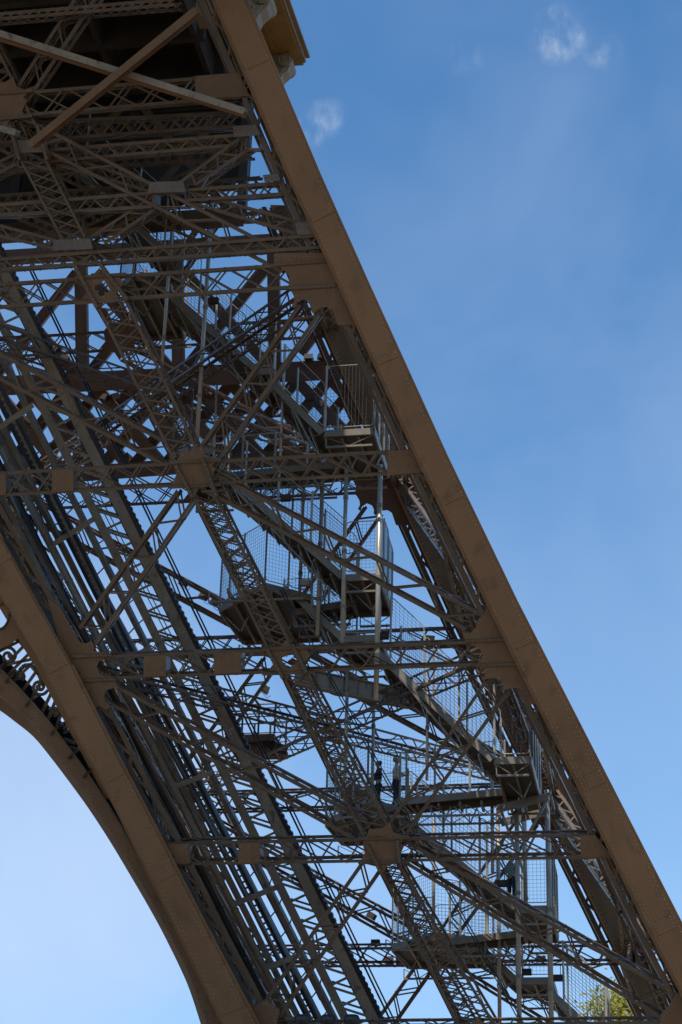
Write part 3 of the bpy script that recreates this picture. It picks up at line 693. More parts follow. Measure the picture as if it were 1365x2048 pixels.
# spandrel web between arch and column, with scrollwork
strip('spandrel_edge', [(-30, 1128), (6, 1190), (90, 1334), (168, 1484), (226, 1596)], [(-50, 1136), (-10, 1200), (76, 1343), (155, 1490), (212, 1598)], DA+0.1, NRM*0.05, BROWN, ARCH)
def spx(pts, r, name, d=DA+0.35, m=BROWN2): return MB().path([FP(x, y, d) for x, y in pts], r, 6).build(name, m, ARCH, smooth=True)
def scroll(cx, cy, r, a0, turns, sgn, wd=0.055):
    pts = []
    for k in range(34):
        t = k/33; a = a0+sgn*t*turns*2*math.pi; rr = r*(1-0.8*t); pts.append((cx+rr*math.cos(a), cy+rr*math.sin(a)))
    o = spx(pts, wd, 'scroll')
    MB().dome(FP(pts[-1][0], pts[-1][1], DA+0.3), -NRM, 0.10, 10).build('scroll_eye', BROWN2, ARCH)
scroll(17, 1312, 19, -2.6, 1.4, 1); scroll(80, 1374, 17, 0.4, 1.4, 1); scroll(92, 1352, 9, 2.0, 1.2, -1)
scroll(133, 1452, 12, 2.0, 1.3, -1); scroll(40, 1352, 10, 1, 1.2, -1); scroll(114, 1424, 9, 0, 1.2, 1)
plate('ring_plate', [FP(x, y, DA+0.12) for x, y in ((-70, 1150), (-12, 1196), (42, 1272), (20, 1290), (-20, 1306), (-70, 1290))], NRM*0.05, BROWN, ARCH, [[FP(4+13*math.cos(a/20*6.2832)-9*math.sin(a/20*6.2832)*.5, 1232+24*math.sin(a/20*6.2832), DA+0.12) for a in range(20)]])
spx([(4+15*math.cos(a/24*6.2832)-9*math.sin(a/24*6.2832)*.5, 1232+26*math.sin(a/24*6.2832)) for a in range(25)], 0.04, 'ring', DA+0.1)
for a, b in (((2, 1340), (50, 1290)), ((14, 1352), (60, 1306)), ((26, 1364), (70, 1322)), ((44, 1384), (78, 1336)), ((62, 1402), (90, 1350)), ((84, 1426), (104, 1384)), ((96, 1440), (112, 1400)), ((112, 1458), (124, 1424)), ((-20, 1312), (44, 1280)), ((128, 1478), (150, 1486)), ((10, 1330), (66, 1318)), ((140, 1495), (158, 1500))):
    MB().flat(FP(*a, DA+0.35), FP(*b, DA+0.35), NRM, 0.10, 0.08).build('radial_bar', BROWN2, ARCH)
for a, b, c in (((-20, 1290), (20, 1272), (52, 1296)), ((40, 1340), (62, 1330), (88, 1372)), ((98, 1420), (120, 1420), (150, 1480))):
    spx([a, ((a[0]+b[0])/2-2, (a[1]+b[1])/2-4), b, ((c[0]+b[0])/2+3, (c[1]+b[1])/2-3), c], 0.07, 'curl')

# ================================================================== STAIRS
def tubes(mb, pts, r, n=6): return mb.path(pts, r, n)
def fence(parent, p, q, h, base=0.1, cell=0.13, rail=False):
    """framed wire mesh panel standing on the line p-q (may slope)."""
    e = empty('mesh_panel', parent)
    u = q-p; a, b = p+u*0.02+Z_*base, q-u*0.02+Z_*base; c = 0.12
    d = u.normalized()*c
    loop = [a+Z_*c, a+d*0.3+Z_*c*0.3, a+d, b-d, b-d*0.3+Z_*c*0.3, b+Z_*c, b+Z_*(h-c), b-d*0.3+Z_*(h-c*0.3), b-d+Z_*h, a+d+Z_*h, a+d*0.3+Z_*(h-c*0.3), a+Z_*(h-c)]
    mb = MB(); mb.path(loop+[loop[0]], 0.019, 5); mb.build('frame', GALV, e)
    wm = MB(); L_ = (V((u.x, u.y, 0))).length
    n = max(2, int(L_/cell)); r = 0.0052
    for i in range(1, n):
        t = i/n; pt = a.lerp(b, t); wm.tube(pt+Z_*0.02, pt+Z_*(h-0.02), r, 3, cap=False)
    k = int(h/cell)
    for i in range(1, k): wm.tube(a+Z_*(h*i/k), b+Z_*(h*i/k), r, 3, cap=False)
    wm.build('wire_mesh', WIRE, e, 'stuff')
def post(parent, p, h, r=0.035): MB().tube(p-Z_*0.05, p+Z_*h, r, 8).build('fence_post', GALV, parent)
def run_fence(parent, p, q, h, step=1.15, base=0.1, posts=True, vary=True):
    n = max(1, round((q-p).length/step/1.0)) if abs(q.z-p.z) < .05 else max(1, round(V((q.x-p.x, q.y-p.y, 0)).length/step))
    for i in range(n):
        hh = h + (random.choice((-0.25, 0, 0.1, 0.3)) if vary else 0)
        fence(parent, p.lerp(q, i/n), p.lerp(q, (i+1)/n), hh, base)
        if posts: post(parent, p.lerp(q, i/n), hh+0.12)
    if posts: post(parent, q, h+0.12)
W = 2.4
def flight(parent, a, b, Yf, hf=1.9):
    p, q = AT(*a, Yf), AT(*b, Yf)
    e = empty('flight', parent)
    sl = (q-p).normalized(); up = Y_.cross(sl).normalized()
    if up.z < 0: up = -up
    for y in (0, W):
        MB().bar(p+Y_*y-up*0.13, q+Y_*y-up*0.10, up*0.11, Y_*0.035).build('stringer', STAIR, e)
        MB().angle(p+Y_*(y-0.04)+up*0.01, q+Y_*(y-0.04)+up*0.01, Y_, -up, 0.09, 0.02, 0.012).build('stringer_flange', STAIR, e)
    drop = p.z-q.z; n = max(3, round(drop/0.185)); dx = (q.x-p.x)/n; dz = drop/n
    for i in range(n):
        x, z = p.x+dx*i, p.z-dz*(i+0.9)
        MB().prism([(x, Yf+.04, z), (x+dx+0.03, Yf+.04, z), (x+dx+0.03, Yf+.04, z-0.03), (x+0.02, Yf+.04, z-0.03), (x+0.02, Yf+.04, z+dz-.05), (x, Yf+.04, z+dz-.05)], Y_*(W-0.08)).build('tread', TREAD, e)
    # cross ribs under the treads, and a light brace under the near edge
    k = max(2, int((q-p).length/0.8))
    for i in range(k):
        c = p.lerp(q, (i+.5)/k)-up*0.28; MB().bar(c+Y_*.05, c+Y_*(W-.05), sl*0.03, up*0.035).build('cross_rib', STAIR, e)
    lowp, lowq = p-Z_*0.75+X_*0.5, q-Z_*0.75-X_*0.3
    MB().bar(lowp, lowq, up*0.03, Y_*0.025).build('lower_chord', STAIR, e)
    k = max(2, int((q-p).length/1.6))
    for i in range(k):
        A_, B_ = p.lerp(q, i/k)-up*0.2, lowp.lerp(lowq, (i+.5)/k)
        MB().bar(A_, B_, X_*0.022, Y_*0.02).build('truss_bar', STAIR, e)
        MB().bar(B_, p.lerp(q, (i+1)/k)-up*0.2, X_*0.022, Y_*0.02).build('truss_bar', STAIR, e)
    p_ = p+(q-p).normalized()*0.6
    run_fence(parent, p_-Y_*0.05, q-Y_*0.05, hf); run_fence(parent, p_+Y_*(W+0.05), q+Y_*(W+0.05), hf+0.2)
    return p, q
def deck(parent, loop, name='landing', th=0.24, fences=(), h=2.0):
    e = empty(name, parent); lp = [V(p) for p in loop]; z = lp[0].z
    MB().prism([p-Z_*0.05 for p in lp], Z_*0.045).build('floor_plate', TREAD, e)
    for i in range(len(lp)):
        a, b = lp[i], lp[(i+1) % len(lp)]; d = (b-a).normalized(); s = d.cross(Z_)
        MB().bar(a-Z_*(th/2+.006)+d*.03, b-Z_*(th/2+.006)-d*.03, s*0.03, Z_*th/2).build('edge_channel', STAIR, e)
    xs = [p.x for p in lp]; ys = [p.y for p in lp]
    k = max(1, int((max(xs)-min(xs))/0.8))
    c = sum(lp, V())/len(lp)
    for i in range(1, k+1):
        x = min(xs)+(max(xs)-min(xs))*i/(k+1)
        MB().bar((x, min(ys)+.15, z-0.16), (x, max(ys)-.1, z-0.16), X_*0.04, Z_*0.08).build('joist', STAIR, e)
    for yy in (min(ys)+.05, max(ys)-.05):
        kk = max(1, int((max(xs)-min(xs))/1.1)); dxx = (max(xs)-min(xs)-.1)/kk
        MB().bar((min(xs)+.05, yy, z-0.62), (max(xs)-.05, yy, z-0.62), Y_*0.03, Z_*0.035).build('lower_chord', STAIR, e)
        for i in range(kk):
            x0 = min(xs)+.05+dxx*i
            MB().bar((x0, yy, z-0.25), (x0+dxx*.5, yy, z-0.6), Y_*0.02, X_*0.02).build('truss_bar', STAIR, e)
            MB().bar((x0+dxx*.5, yy, z-0.6), (x0+dxx, yy, z-0.25), Y_*0.02, X_*0.02).build('truss_bar', STAIR, e)
            MB().bar((x0, yy, z-0.25), (x0, yy, z-0.6), Y_*0.02, X_*0.02).build('truss_bar', STAIR, e)
    # hanging braces below
    for i in range(k):
        x0 = min(xs)+(max(xs)-min(xs))*(i+.2)/k
        MB().bar((x0, c.y-.4, z-0.28), (x0+0.55, c.y-.4, z-0.85), X_*0.025, Y_*0.025).build('brace', STAIR, e)
        MB().bar((x0+0.55, c.y-.4, z-0.85), (x0+0.8, c.y-.4, z-0.28), X_*0.025, Y_*0.025).build('brace', STAIR, e)
    for i in fences: run_fence(parent, lp[i], lp[(i+1) % len(lp)], h)
def stair(label, Yf, legs, land, back=None, hf=1.9):
    S = empty('staircase', None, label, 'staircase', 'staircases inside the leg')
    ends = []
    for a, b in legs: ends.append(flight(S, a, b, Yf, hf))
    for (p0, q0), (p1, q1) in zip(ends, ends[1:]):       # short landing between two flights
        z = q0.z
        deck(S, [(q0.x-.02, Yf-.02, z), (p1.x+.05, Yf-.02, z), (p1.x+.05, Yf+W, z), (q0.x-.02, Yf+W, z)], fences=(0,))
    top, bot = ends[0][0], ends[-1][1]
    if land:                                           # landing at the upper end, skewed outline
        z = top.z
        P = [V((top.x+.40, Yf, z))]+[ATZ(x, y, z) for x, y in land]
        l = P[-1]
        P += [V((l.x+0.2, Yf+W+1.4, z)), V((top.x+0.05, Yf+W+1.4, z))]
        deck(S, P, fences=tuple(range(len(P)-1)), h=hf+.2)
    if back:                                           # landing at the lower end and the walk back
        x1, xl, dy = back; dy -= 0.65; z = bot.z; e1 = AT(x1[0], x1[1], Yf)
        deck(S, [(bot.x, Yf-.03, z), (e1.x, Yf-.03, z), (e1.x, Yf+W+dy, z), (bot.x, Yf+W+dy, z)], fences=(0, 1), h=hf+.2)
        X2 = AT(xl[0], xl[1], Yf+W+dy).x
        deck(S, [(X2, Yf+W+dy-1.1, z-.3), (bot.x-.05, Yf+W+dy-1.1, z-.02), (bot.x-.05, Yf+W+dy, z-.02), (X2, Yf+W+dy, z-.3)][::1], name='walkway', fences=(2,), h=hf)
    return S
stair('topmost dark staircase under the floor frame', 56.5, [((150, 330), (330, 497))], [(110, 320)], None)
stair('upper staircase passing behind the big diagonal below the top joint', 59.0, [((318, 560), (520, 738)), ((545, 757), (650, 862))], [(270, 548), (240, 565)], ((748, 900), (420, 930), 1.6))
stair('staircase starting left of the upper star gusset and ending above the skewed landing', 60.4, [((405, 898), (690, 1150))], [(380, 892), (345, 905)], ((757, 1180), (600, 1190), 1.4))
stair('long middle staircase with a skewed landing at its left end, crossing the quatrefoil girder', 62.0, [((600, 1190), (690, 1272)), ((757, 1297), (990, 1515))], [(530, 1165), (440, 1212)], ((1062, 1537), (800, 1600), 2.6))
stair('lower staircase where two people stand on the left landing', 66.5, [((790, 1615), (1035, 1812))], [(735, 1598), (652, 1640)], ((1100, 1832), (900, 1860), 2.6))
stair('lowest staircase running out at the bottom edge', 71.0, [((950, 1876), (1035, 1955)), ((1103, 1978), (1215, 2080))], [(868, 1863), (785, 1890)], None)

# tall posts of the stair tower
for i, (x, y0, y1, Yp, r, lab) in enumerate((
    (411, 350, 905, 58.6, 0.075, 'tall tube post left of the upper staircase'), (338, 340, 760, 57.9, 0.06, 'thin tube post behind the top joint girder'),
    (566, 690, 920, 59.6, 0.05, 'short tube post beside the upper fence'), (757, 930, 1400, 60.2, 0.085, 'tall tube post at the right end of the middle landing'),
    (689, 935, 1285, 60.1, 0.07, 'tube post left of the tallest middle post'), (641, 920, 1270, 61.8, 0.07, 'tube post in the middle of the meshed stairs'),
    (604, 960, 1195, 61.9, 0.06, 'tube post at the foot of the skewed landing'), (1099, 1580, 2080, 66.2, 0.085, 'tallest tube post at the lower right of the stairs'),
    (1036, 1535, 2060, 66.3, 0.08, 'tall tube post left of the lower right corner post'), (985, 1560, 1745, 66.3, 0.06, 'tube post above the lower mid girder, left one'),
    (1050, 1590, 1850, 69.8, 0.09, 'sunlit tube post inside the lower stair cage'), (998, 1620, 2060, 70.5, 0.07, 'tube post low behind the lower staircase'),
    (746, 1420, 1612, 66.0, 0.06, 'tube post beside the two people'), (855, 1360, 1560, 62.6, 0.05, 'tube post on the long middle staircase'),
    (693, 1340, 1560, 63.0, 0.06, 'tube post under the pulley beam'), (868, 1640, 1880, 69.8, 0.06, 'tube post right of the lower star gusset'))):
    p, q = AT(x, y0, Yp), AT(x, y1, Yp); xm = (p.x+q.x)/2
    e = empty('tube_post', None, lab, 'post', 'tall tube posts of the stairs')
    MB().tube((xm, Yp, q.z), (xm, Yp, p.z), r, 12).build('tube', GALV, e, smooth=True)
    for k in range(3):
        z = q.z+(p.z-q.z)*(k+.6)/3.2; MB().tube((xm, Yp, z), (xm, Yp, z+0.12), r+0.02, 12).build('clamp', STAIR, e)
# landing outrigger under the right end of the middle staircase
OUT = empty('outrigger_bracket', None, 'sunlit bracket beam carrying the right landing near the far column', 'bracket')
a, b = AT(995, 1618, 65.5), AT(1102, 1592, 65.5)
MB().bar(a, b, Z_*0.13, Y_*0.06).build('beam', STAIR, OUT); MB().bar(a+Y_*1.6, b+Y_*1.6, Z_*0.13, Y_*0.06).build('beam', STAIR, OUT)
for i in range(5):
    c = a.lerp(b, i/4); MB().bar(c, c+Y_*1.6, X_*0.04, Z_*0.05).build('tie', STAIR, OUT)
MB().bar(AT(1003, 1622, 65.5), AT(1048, 1745, 65.5), X_*0.05, Y_*0.04).build('knee_brace', STAIR, OUT)
MB().bar(AT(1095, 1600, 65.5), AT(1045, 1690, 65.5), X_*0.05, Y_*0.04).build('knee_brace', STAIR, OUT)

# ================================================================== MACHINERY PLATFORMS
PU = empty('pulley_beam', None, 'grey plate girder with a big pulley wheel under the quatrefoil girder', 'beam')
pa, pb = AT(590, 1352, 63.5), AT(815, 1398, 63.5)
MB().bar(pa, pb, Z_*0.30, Y_*0.03).build('web', STEEL, PU)
for z in (0.3, -0.3): MB().bar(pa+Z_*z, pb+Z_*z, Y_*0.16, Z_*0.02).build('flange', STEEL, PU)
for i in range(8):
    c = pa.lerp(pb, (i+.5)/8)-Y_*0.08; MB().bar(c-Z_*0.27, c+Z_*0.27, X_*0.015, Y_*0.05).build('stiffener', STEEL, PU)
wc = AT(690, 1362, 63.9)
rim = [wc+X_*(0.75*math.cos(t*6.2832/32))+Z_*(0.52*math.sin(t*6.2832/32)) for t in range(33)]
MB().path(rim, 0.06, 8).build('wheel', STEEL, PU, smooth=True)
for k in range(3):
    t = k*math.pi/3; MB().bar(wc-X_*(.7*math.cos(t))-Z_*(.48*math.sin(t)), wc+X_*(.7*math.cos(t))+Z_*(.48*math.sin(t)), Y_*0.02, X_*0.03*math.sin(t)+Z_*0.03*math.cos(t)).build('spoke', STEEL, PU)
PF = empty('service_platform', None, 'small brown service platform with a plain railing right of the lift track', 'platform')
Yq = 68.0
a, b = AT(452, 1452, Yq), AT(549, 1466, Yq); zt = b.z; a = V((a.x, Yq, zt))
dk = [a, V((b.x, Yq, zt)), V((b.x+.1, Yq+2.2, zt)), V((a.x, Yq+2.2, zt))]
MB().prism([p-Z_*0.28 for p in dk], Z_*0.26).build('deck', RED, PF)
MB().bar(AT(470, 1474, Yq+.3), AT(574, 1500, Yq+.3), Z_*0.16, Y_*0.1).build('support_beam', LAMPM, PF)
for i in range(4):
    for y in (0.04, 2.15):
        x = a.x+(b.x-a.x)*i/3; MB().tube((x, Yq+y, zt), (x, Yq+y, zt+1.15), 0.04, 6).build('rail_post', DARK, PF)
for z in (0.4, 0.78, 1.15):
    for y in (0.04, 2.15): MB().tube((a.x, Yq+y, zt+z), (b.x, Yq+y, zt+z), 0.025, 6).build('hand_rail', DARK, PF)
    MB().tube((b.x, Yq+.04, zt+z), (b.x+.05, Yq+2.15, zt+z), 0.025, 6).build('hand_rail', DARK, PF)
wc = AT(468, 1420, Yq+.8)
MB().path([wc+X_*(0.36*math.cos(t*math.pi/12))+Z_*(0.5*math.sin(t*math.pi/12)) for t in range(13)], 0.05, 8).build('pulley_guard', STEEL, PF)

# ================================================================== FLOODLIGHTS
fl_proto = [None]
def floodlight(px, py, d, s, tilt, label):
    P = FP(px, py, d)
    if fl_proto[0] is None:
        e = empty('floodlight')
        MB().bar((-0.2, 0, 0), (0.2, 0, 0), Y_*0.13, Z_*0.14).build('case', LAMPM, e)
        MB().bar((-0.22, -0.14, 0), (0.22, -0.14, 0), Y_*0.012, Z_*0.155).build('front_rim', LAMPM, e)
        mb = MB(); mb.path([V((-0.24, 0, 0)), V((-0.24, 0.05, -0.2)), V((0.24, 0.05, -0.2)), V((0.24, 0, 0))], 0.018, 6); mb.build('yoke', LAMPM, e)
        MB().path([V((0, 0.1, -0.05)), V((0.1, 0.14, -0.25)), V((0.3, 0.14, -0.3)), V((0.42, 0.12, -0.1))], 0.012, 5).build('lead', CABLE, e)
        fl_proto[0] = e; r = e
    else:
        r = fl_proto[0].copy(); col.objects.link(r)
        for c in fl_proto[0].children:
            k = c.copy(); col.objects.link(k); k.parent = r
    r.location = P; r.rotation_euler = (random.uniform(-.3, .3), tilt, random.uniform(-.6, .6)); r.scale = (s, s, s)
    tag(r, label, 'floodlight', 'floodlights on the ironwork')
for px, py, d, s, tl, lab in (
    (113, 698, 17.1, 1.0, .6, 'floodlight on the red-brown diagonal, upper left one'), (131, 716, 17.1, 1.0, .6, 'floodlight on the red-brown diagonal, just right of its neighbour'),
    (211, 795, 17.1, 1.0, .5, 'floodlight hung under the wide red-brown beam, left of a pair'), (230, 793, 17.1, 1.0, -.5, 'floodlight hung under the wide red-brown beam, right of a pair'),
    (58, 840, 17.1, 1.0, .6, 'floodlight behind the guide rails at far left'), (200, 884, 17.1, 1.0, .6, 'floodlight on the lower red-brown lattice left of the cable'),
    (258, 915, 17.1, 1.0, .7, 'floodlight just above the upper mid girder'), (423, 783, 17.1, 1.1, .7, 'floodlight on the meshed lattice behind the upper star gusset'),
    (392, 821, 17.1, 1.0, .6, 'floodlight above and left of the upper star gusset'), (491, 865, 17.1, 1.0, .6, 'floodlight behind the upper fence, left of a pair'),
    (543, 862, 17.1, 1.0, .5, 'floodlight behind the upper fence, right of a pair'), (638, 808, 17.1, 1.0, .6, 'floodlight behind the mesh below the wide plate'),
    (618, 716, 17.1, 1.0, 0, 'floodlight standing on the wide plate, left of a pair'), (645, 713, 17.1, 1.0, 0, 'floodlight standing on the wide plate, right of a pair'),
    (368, 1166, 14.5, 1.0, .5, 'floodlight upper one on the shallow rear diagonal left of the skewed landing'), (409, 1192, 14.5, 1.0, .4, 'floodlight middle one on the shallow rear diagonal left of the skewed landing'),
    (430, 1204, 14.5, 1.0, .3, 'floodlight lowest one beside the skewed landing corner'), (752, 1886, 14.5, 1.0, 0, 'floodlight on the lowest rear girder, left of three'),
    (779, 1921, 14.6, 1.0, 0, 'floodlight on the lowest rear girder, middle of three'), (802, 1923, 14.6, 1.0, 0, 'floodlight on the lowest rear girder, right of three'),
    (744, 1832, 14.5, 1.0, .5, 'floodlight on the rear diagonal above the lowest rear girder'),
    (859, 1279, 14.5, 1.1, 0, 'floodlight on the rear girder right of the fence tops'), (530, 1378, 14.5, 1.0, .5, 'floodlight above the small railed platform'),
    (299, 1380, 14.5, 1.0, .5, 'floodlight behind the lift track near the round-holed joint'), (1083, 1918, 14.5, 1.0, 0, 'floodlight low at the far right girder')):
    floodlight(px, py, d, s*0.8, tl, lab)
# notice boxes on the stair fences
for i, (px, py, Yb, lab, mm) in enumerate(((572, 996, 60.2, 'dark junction box on the mesh of the second staircase', LAMPM), (768, 1272, 61.8, 'dark junction box on the mesh above the quatrefoil girder', LAMPM), (428, 602, 58.7, 'dark junction box by the upper post', LAMPM),
                                           (611, 1166, 61.7, 'pale junction box on the skewed landing', GALV), (1116, 1956, 70.7, 'dark junction box on the lowest staircase', LAMPM), (1054, 1944, 70.8, 'brown junction box left of the corner post at the bottom', LAMPM), (1004, 1767, 66.3, 'brown junction box beside the person in blue', LAMPM), (621, 796, 58.8, 'dark junction box on the upper fence', LAMPM))):
    P = AT(px, py, Yb); e = empty('junction_box', None, lab, 'box', 'junction boxes on the stairs')
    MB().bar(P-X_*0.17, P+X_*0.17, Y_*0.08, Z_*0.11).build('case', mm, e)
    MB().bar(P-X_*0.15-Y_*0.085, P+X_*0.15-Y_*0.085, Y_*0.008, Z_*0.09).build('lid', mm, e)
    MB().tube(P+X_*0.1+Z_*0.1, P+X_*0.1+Z_*0.45, 0.015, 6).build('conduit', CABLE, e)
# black lamp heads on the bottom joint girder
for i, (x, lab) in enumerate(((607, 'leftmost black round lamp head at the bottom edge'), (657, 'middle black round lamp head at the bottom edge'), (704, 'rightmost black round lamp head at the bottom edge'))):
    P = FP(x, 2040, -0.5); e = empty('lamp_head', None, lab, 'lamp', 'black lamp heads at the bottom edge')
    mb = MB()
    prof = [(0.05, 0.16), (0.2, 0.15), (0.26, 0.06), (0.27, -0.04), (0.22, -0.14), (0.1, -0.18)]
    for (r0, z0), (r1, z1) in zip(prof, prof[1:]): mb.tube(P+Z_*z0, P+Z_*z1, r0, 16, r1, cap=False)
    mb.build('head', DARK, e, smooth=True)
    MB().tube(P-Z_*0.18, P-Z_*0.7, 0.05, 8).build('stem', DARK, e)
# torn safety net by the far right column
net = MB(); n1 = FP(1262, 1880, 12)
for i in range(9):
    for j in range(11):
        t, s_ = i/8, j/10
        x = 1262-12*s_+(8+22*s_)*t*1.6; y = 1868+70*s_
        net.v.append(tuple(FP(x, y, 12+0.25*math.sin(i*1.9+j*.3))))
for i in range(8):
    for j in range(10): k = i*11+j; net.f.append((k, k+1, k+12, k+11))
no = net.build('safety_net', mat('grey_net', (0.16, 0.15, 0.15), 0.8, var=0.2, scale=6)); md = no.modifiers.new('s', 'SOLIDIFY'); md.thickness = 0.02
tag(no, 'grey safety net hanging by the right column near the bottom', 'net')

# ================================================================== PEOPLE
SKIN = mat('skin', (0.45, 0.27, 0.19), 0.5, var=0.05); 
def skinmesh(name, pts, edges, m, parent, sub=2):
    me = bpy.data.meshes.new(name); me.from_pydata([p[0] for p in pts], edges, [])
    o = bpy.data.objects.new(name, me); col.objects.link(o); o.parent = parent; me.materials.append(m)
    sk = o.modifiers.new('skin', 'SKIN'); sk.use_smooth_shade = True
    layer = me.skin_vertices[0] if me.skin_vertices else None
    if layer is None:
        bm = bmesh.new(); bm.from_mesh(me); bm.verts.layers.skin.verify(); bm.to_mesh(me); bm.free(); layer = me.skin_vertices[0]
    for i, p in enumerate(pts): layer.data[i].radius = (p[1], p[2] if len(p) > 2 else p[1])
    layer.data[0].use_root = True
    ss = o.modifiers.new('sub', 'SUBSURF'); ss.levels = sub; ss.render_levels = sub
    return o
def person(loc, rz, label, shirt, trousers, hair, arm, long_sleeve=True, scale=1.0):
    e = empty('person', None, label, 'person', None); e.location = loc; e.rotation_euler = (0, 0, rz); e.scale = (scale,)*3
    (el_l, ha_l), (el_r, ha_r) = arm
    body = [((0, 0, 0.95), .14, .10), ((0, 0, 1.15), .125, .09), ((0, -.01, 1.35), .15, .10), ((0, -.01, 1.46), .07, .06), ((0, -.02, 1.53), .052), ((0, -.03, 1.60), .075, .085), ((0, -.03, 1.70), .078, .095), ((0, -.02, 1.76), .045, .055),
            ((-.10, 0, .88), .085), ((-.11, -.02, .50), .06), ((-.11, .02, .10), .04), ((-.12, -.10, .04), .035, .03),
            ((.10, 0, .88), .085), ((.11, -.03, .50), .06), ((.12, .02, .10), .04), ((.13, -.10, .04), .035, .03),
            ((-.19, 0, 1.40), .055), (el_l, .04), (ha_l, .028), ((.19, 0, 1.40), .055), (el_r, .04), (ha_r, .028)]
    ed_ = [(0, 1), (1, 2), (2, 3), (3, 4), (4, 5), (5, 6), (6, 7), (0, 8), (8, 9), (9, 10), (10, 11), (0, 12), (12, 13), (13, 14), (14, 15), (2, 16), (16, 17), (17, 18), (2, 19), (19, 20), (20, 21)]
    for ha, s in ((18, -1), (21, 1)):                      # fingers and thumb
        base = V(body[ha][0]); d = (base-V(body[ha-1][0])).normalized(); sd2 = d.cross(Z_ if abs(d.z) < .9 else X_).normalized()
        for f, ln in ((-0.03, .075), (-0.01, .085), (0.01, .08), (0.03, .065)):
            body.append((tuple(base+d*0.05+sd2*f), .011)); body.append((tuple(base+d*(0.05+ln)+sd2*f-Z_*0.02), .009))
            ed_ += [(ha, len(body)-2), (len(body)-2, len(body)-1)]
        body.append((tuple(base+sd2*0.05+d*0.03), .011)); ed_.append((ha, len(body)-1))
    skinmesh('body', body, ed_, SKIN, e)
    sh = [((0, 0, .96), .165, .125), ((0, 0, 1.15), .15, .115), ((0, -.01, 1.35), .165, .12), ((0, -.01, 1.45), .085, .075), ((-.20, 0, 1.40), .07), (el_l, .058), ((.20, 0, 1.40), .07), (el_r, .058)]
    se = [(0, 1), (1, 2), (2, 3), (2, 4), (4, 5), (2, 6), (6, 7)]
    if long_sleeve:
        for i, (a_, b_) in enumerate(((el_l, ha_l), (el_r, ha_r))):
            sh.append((tuple(V(a_).lerp(V(b_), .85)), .042)); se.append((5+2*i, len(sh)-1))
    skinmesh('shirt', sh, se, shirt, e)
    skinmesh('trousers', [((0, 0, .98), .15, .115), ((-.10, 0, .87), .105), ((-.11, -.02, .50), .078), ((-.11, .02, .09), .06), ((.10, 0, .87), .105), ((.11, -.03, .50), .078), ((.12, .02, .09), .06)], [(0, 1), (1, 2), (2, 3), (0, 4), (4, 5), (5, 6)], trousers, e)
    skinmesh('hair', [((0, .02, 1.78), .07, .085), ((0, .05, 1.70), .085, .075), ((0, .07, 1.60), .07, .05)], [(0, 1), (1, 2)], hair, e)
    for sx in (-1, 1):
        MB().bar((sx*.115, -.14, .0), (sx*.115, .07, .0), X_*.045, Z_*.03).build('shoe', DARK, e)
    for sx in (-.03, .03): MB().dome((sx, -.125, 1.665), -Y_, .012).build('eye', DARK, e)
    MB().tube((0, -.11, 1.64), (0, -.15, 1.615), .012, 6).build('nose', SKIN, e)
    MB().bar((-.025, -.122, 1.575), (.025, -.122, 1.575), Y_*.006, Z_*.006).build('mouth', mat('lips', (.3, .12, .1), .5), e)
    for sx in (-.085, .085): MB().dome((sx, -.02, 1.655), X_*(1 if sx > 0 else -1), .025).build('ear', SKIN, e)
    return e
CREAM = mat('cream_shirt', (0.78, 0.74, 0.66), 0.8, var=0.08, scale=8); NAVY = mat('navy_cloth', (0.02, 0.022, 0.035), 0.8); BLUE = mat('pale_blue_shirt', (0.30, 0.42, 0.45), 0.8)
BLOND = mat('blond_hair', (0.42, 0.27, 0.13), 0.5); BLACKH = mat('dark_hair', (0.025, 0.02, 0.018), 0.5); JEAN = mat('dark_jeans', (0.03, 0.04, 0.06), 0.8)
zl = AT(790, 1615, 66.5).z+0.0
pA = ATZ(788, 1612, zl); pB = ATZ(748, 1606, zl)
person((pA.x, 66.75, zl+.03), 2.0, 'person in a cream top and dark trousers standing on the lower landing', CREAM, NAVY, BLOND, (((-.30, -.05, 1.15), (-.22, -.28, 1.10)), ((.30, -.08, 1.18), (.25, -.36, 1.25))), True, 1.06)
person((pB.x, 66.9, zl+.03), -1.2, 'person in dark clothes leaning at the mesh of the lower landing', NAVY, NAVY, BLACKH, (((-.30, -.10, 1.15), (-.20, -.32, 1.20)), ((.30, -.08, 1.18), (.15, -.34, 1.22))), True, 1.03)
pc = AT(1022, 1805, 66.5); 
person((pc.x, 66.5+.35, pc.z+.02), 2.6, 'person in a pale blue shirt walking down the lower staircase', BLUE, JEAN, BLACKH, (((-.28, .05, 1.14), (-.30, -.15, 1.0)), ((.28, -.05, 1.14), (.30, -.25, 1.05))), False, 0.97)

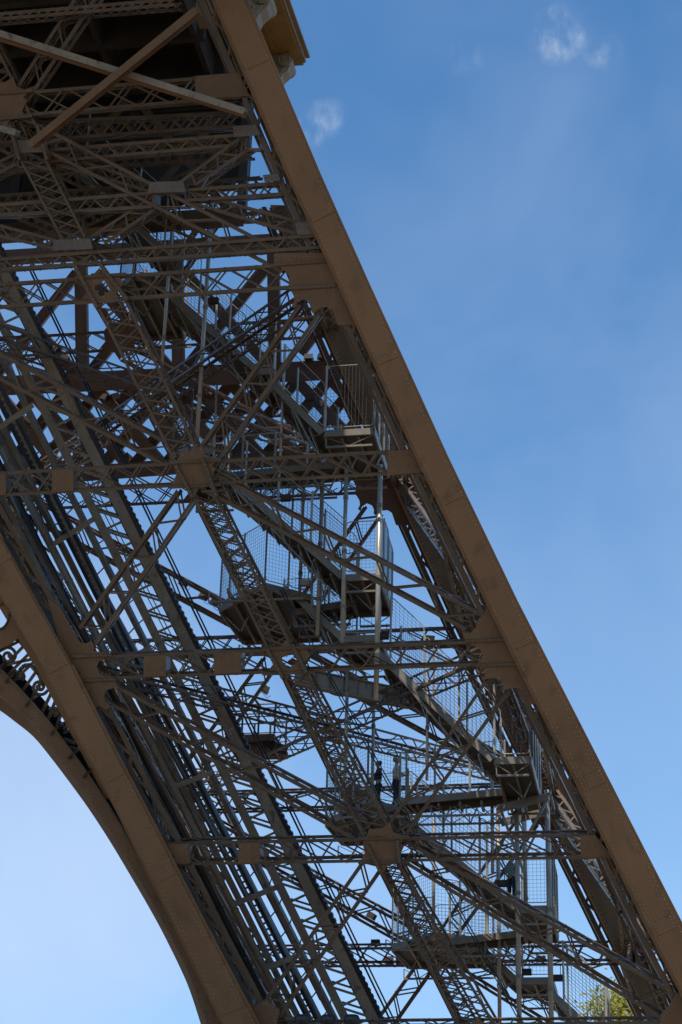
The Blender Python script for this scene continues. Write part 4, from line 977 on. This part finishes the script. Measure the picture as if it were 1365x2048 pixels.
# ================================================================== TREE BEYOND
def tree():
    e = empty('leafy_tree', None, 'sunlit yellow-green tree top beyond the leg at the bottom right corner', 'tree')
    Yt = 96; top = AT(1252, 1958, Yt); bx = top.x+0.3
    BARK = mat('bark', (0.12, 0.085, 0.06), 0.9, var=0.3, scale=3, bump=0.5)
    mb = MB(); pts = [V((bx, Yt, 0)), V((bx+.2, Yt, 6)), V((bx-.1, Yt+.2, 12)), V((bx+.1, Yt, 17)), V((bx, Yt, top.z-1.2))]
    rs = [.42, .34, .26, .15, .05]
    for i in range(4): mb.tube(pts[i], pts[i+1], rs[i], 12, rs[i+1])
    tips = []
    for k in range(34):
        z = random.uniform(9, top.z-1.2) if k < 16 else random.uniform(top.z-5, top.z-1.2); a = random.uniform(0, 6.28); t = (z-9)/(top.z-9); ln = (1-t)*4.2+1.0
        s0 = V((bx, Yt, z)); s1 = s0+V((math.cos(a)*ln*.6, math.sin(a)*ln*.6, ln*.35)); s2 = s1+V((math.cos(a+.3)*ln*.4, math.sin(a+.3)*ln*.4, ln*.4))
        mb.tube(s0, s1, .09*(1.3-t), 6, .05); mb.tube(s1, s2, .05, 6, .015); tips += [s1, s2, s1.lerp(s2, .5), s0.lerp(s1, .7)]
    mb.build('trunk', BARK, e)
    LEAF = mat('leaf', (0.28, 0.26, 0.05), 0.5, var=0.45, scale=1.5)
    tr = LEAF.node_tree.nodes['Principled BSDF']; tr.inputs['Transmission Weight'].default_value = 0.0
    nt2 = LEAF.node_tree; add = nt2.nodes.new('ShaderNodeMixShader'); tl = nt2.nodes.new('ShaderNodeBsdfTranslucent'); tl.inputs[0].default_value = (0.55, 0.50, 0.08, 1); add.inputs[0].default_value = 0.4
    nt2.links.new(tr.outputs[0], add.inputs[1]); nt2.links.new(tl.outputs[0], add.inputs[2]); nt2.links.new(add.outputs[0], nt2.nodes['Material Output'].inputs[0])
    lf = MB()
    for c in tips:
        for k in range(48):
            d = V((random.gauss(0, .42), random.gauss(0, .42), random.gauss(0, .34))); p = c+d
            a = V((random.uniform(-1, 1), random.uniform(-1, 1), random.uniform(-.6, .6))).normalized(); b = a.cross(V((random.uniform(-1, 1), random.uniform(-1, 1), 1))).normalized()
            s = random.uniform(.09, .16); i = len(lf.v)
            lf.v += [tuple(p-a*s), tuple(p+b*s*.55), tuple(p+a*s), tuple(p-b*s*.55)]; lf.f.append((i, i+1, i+2, i+3))
    o = lf.build('crown', LEAF, e, 'stuff')
tree()

# ------------------------------------------------------------------ joined small ironwork
REAR.build('fine_lattice_bars', BROWN2, LEG, 'stuff')
RIV.build('rivets', RIVM, LEG, 'stuff')
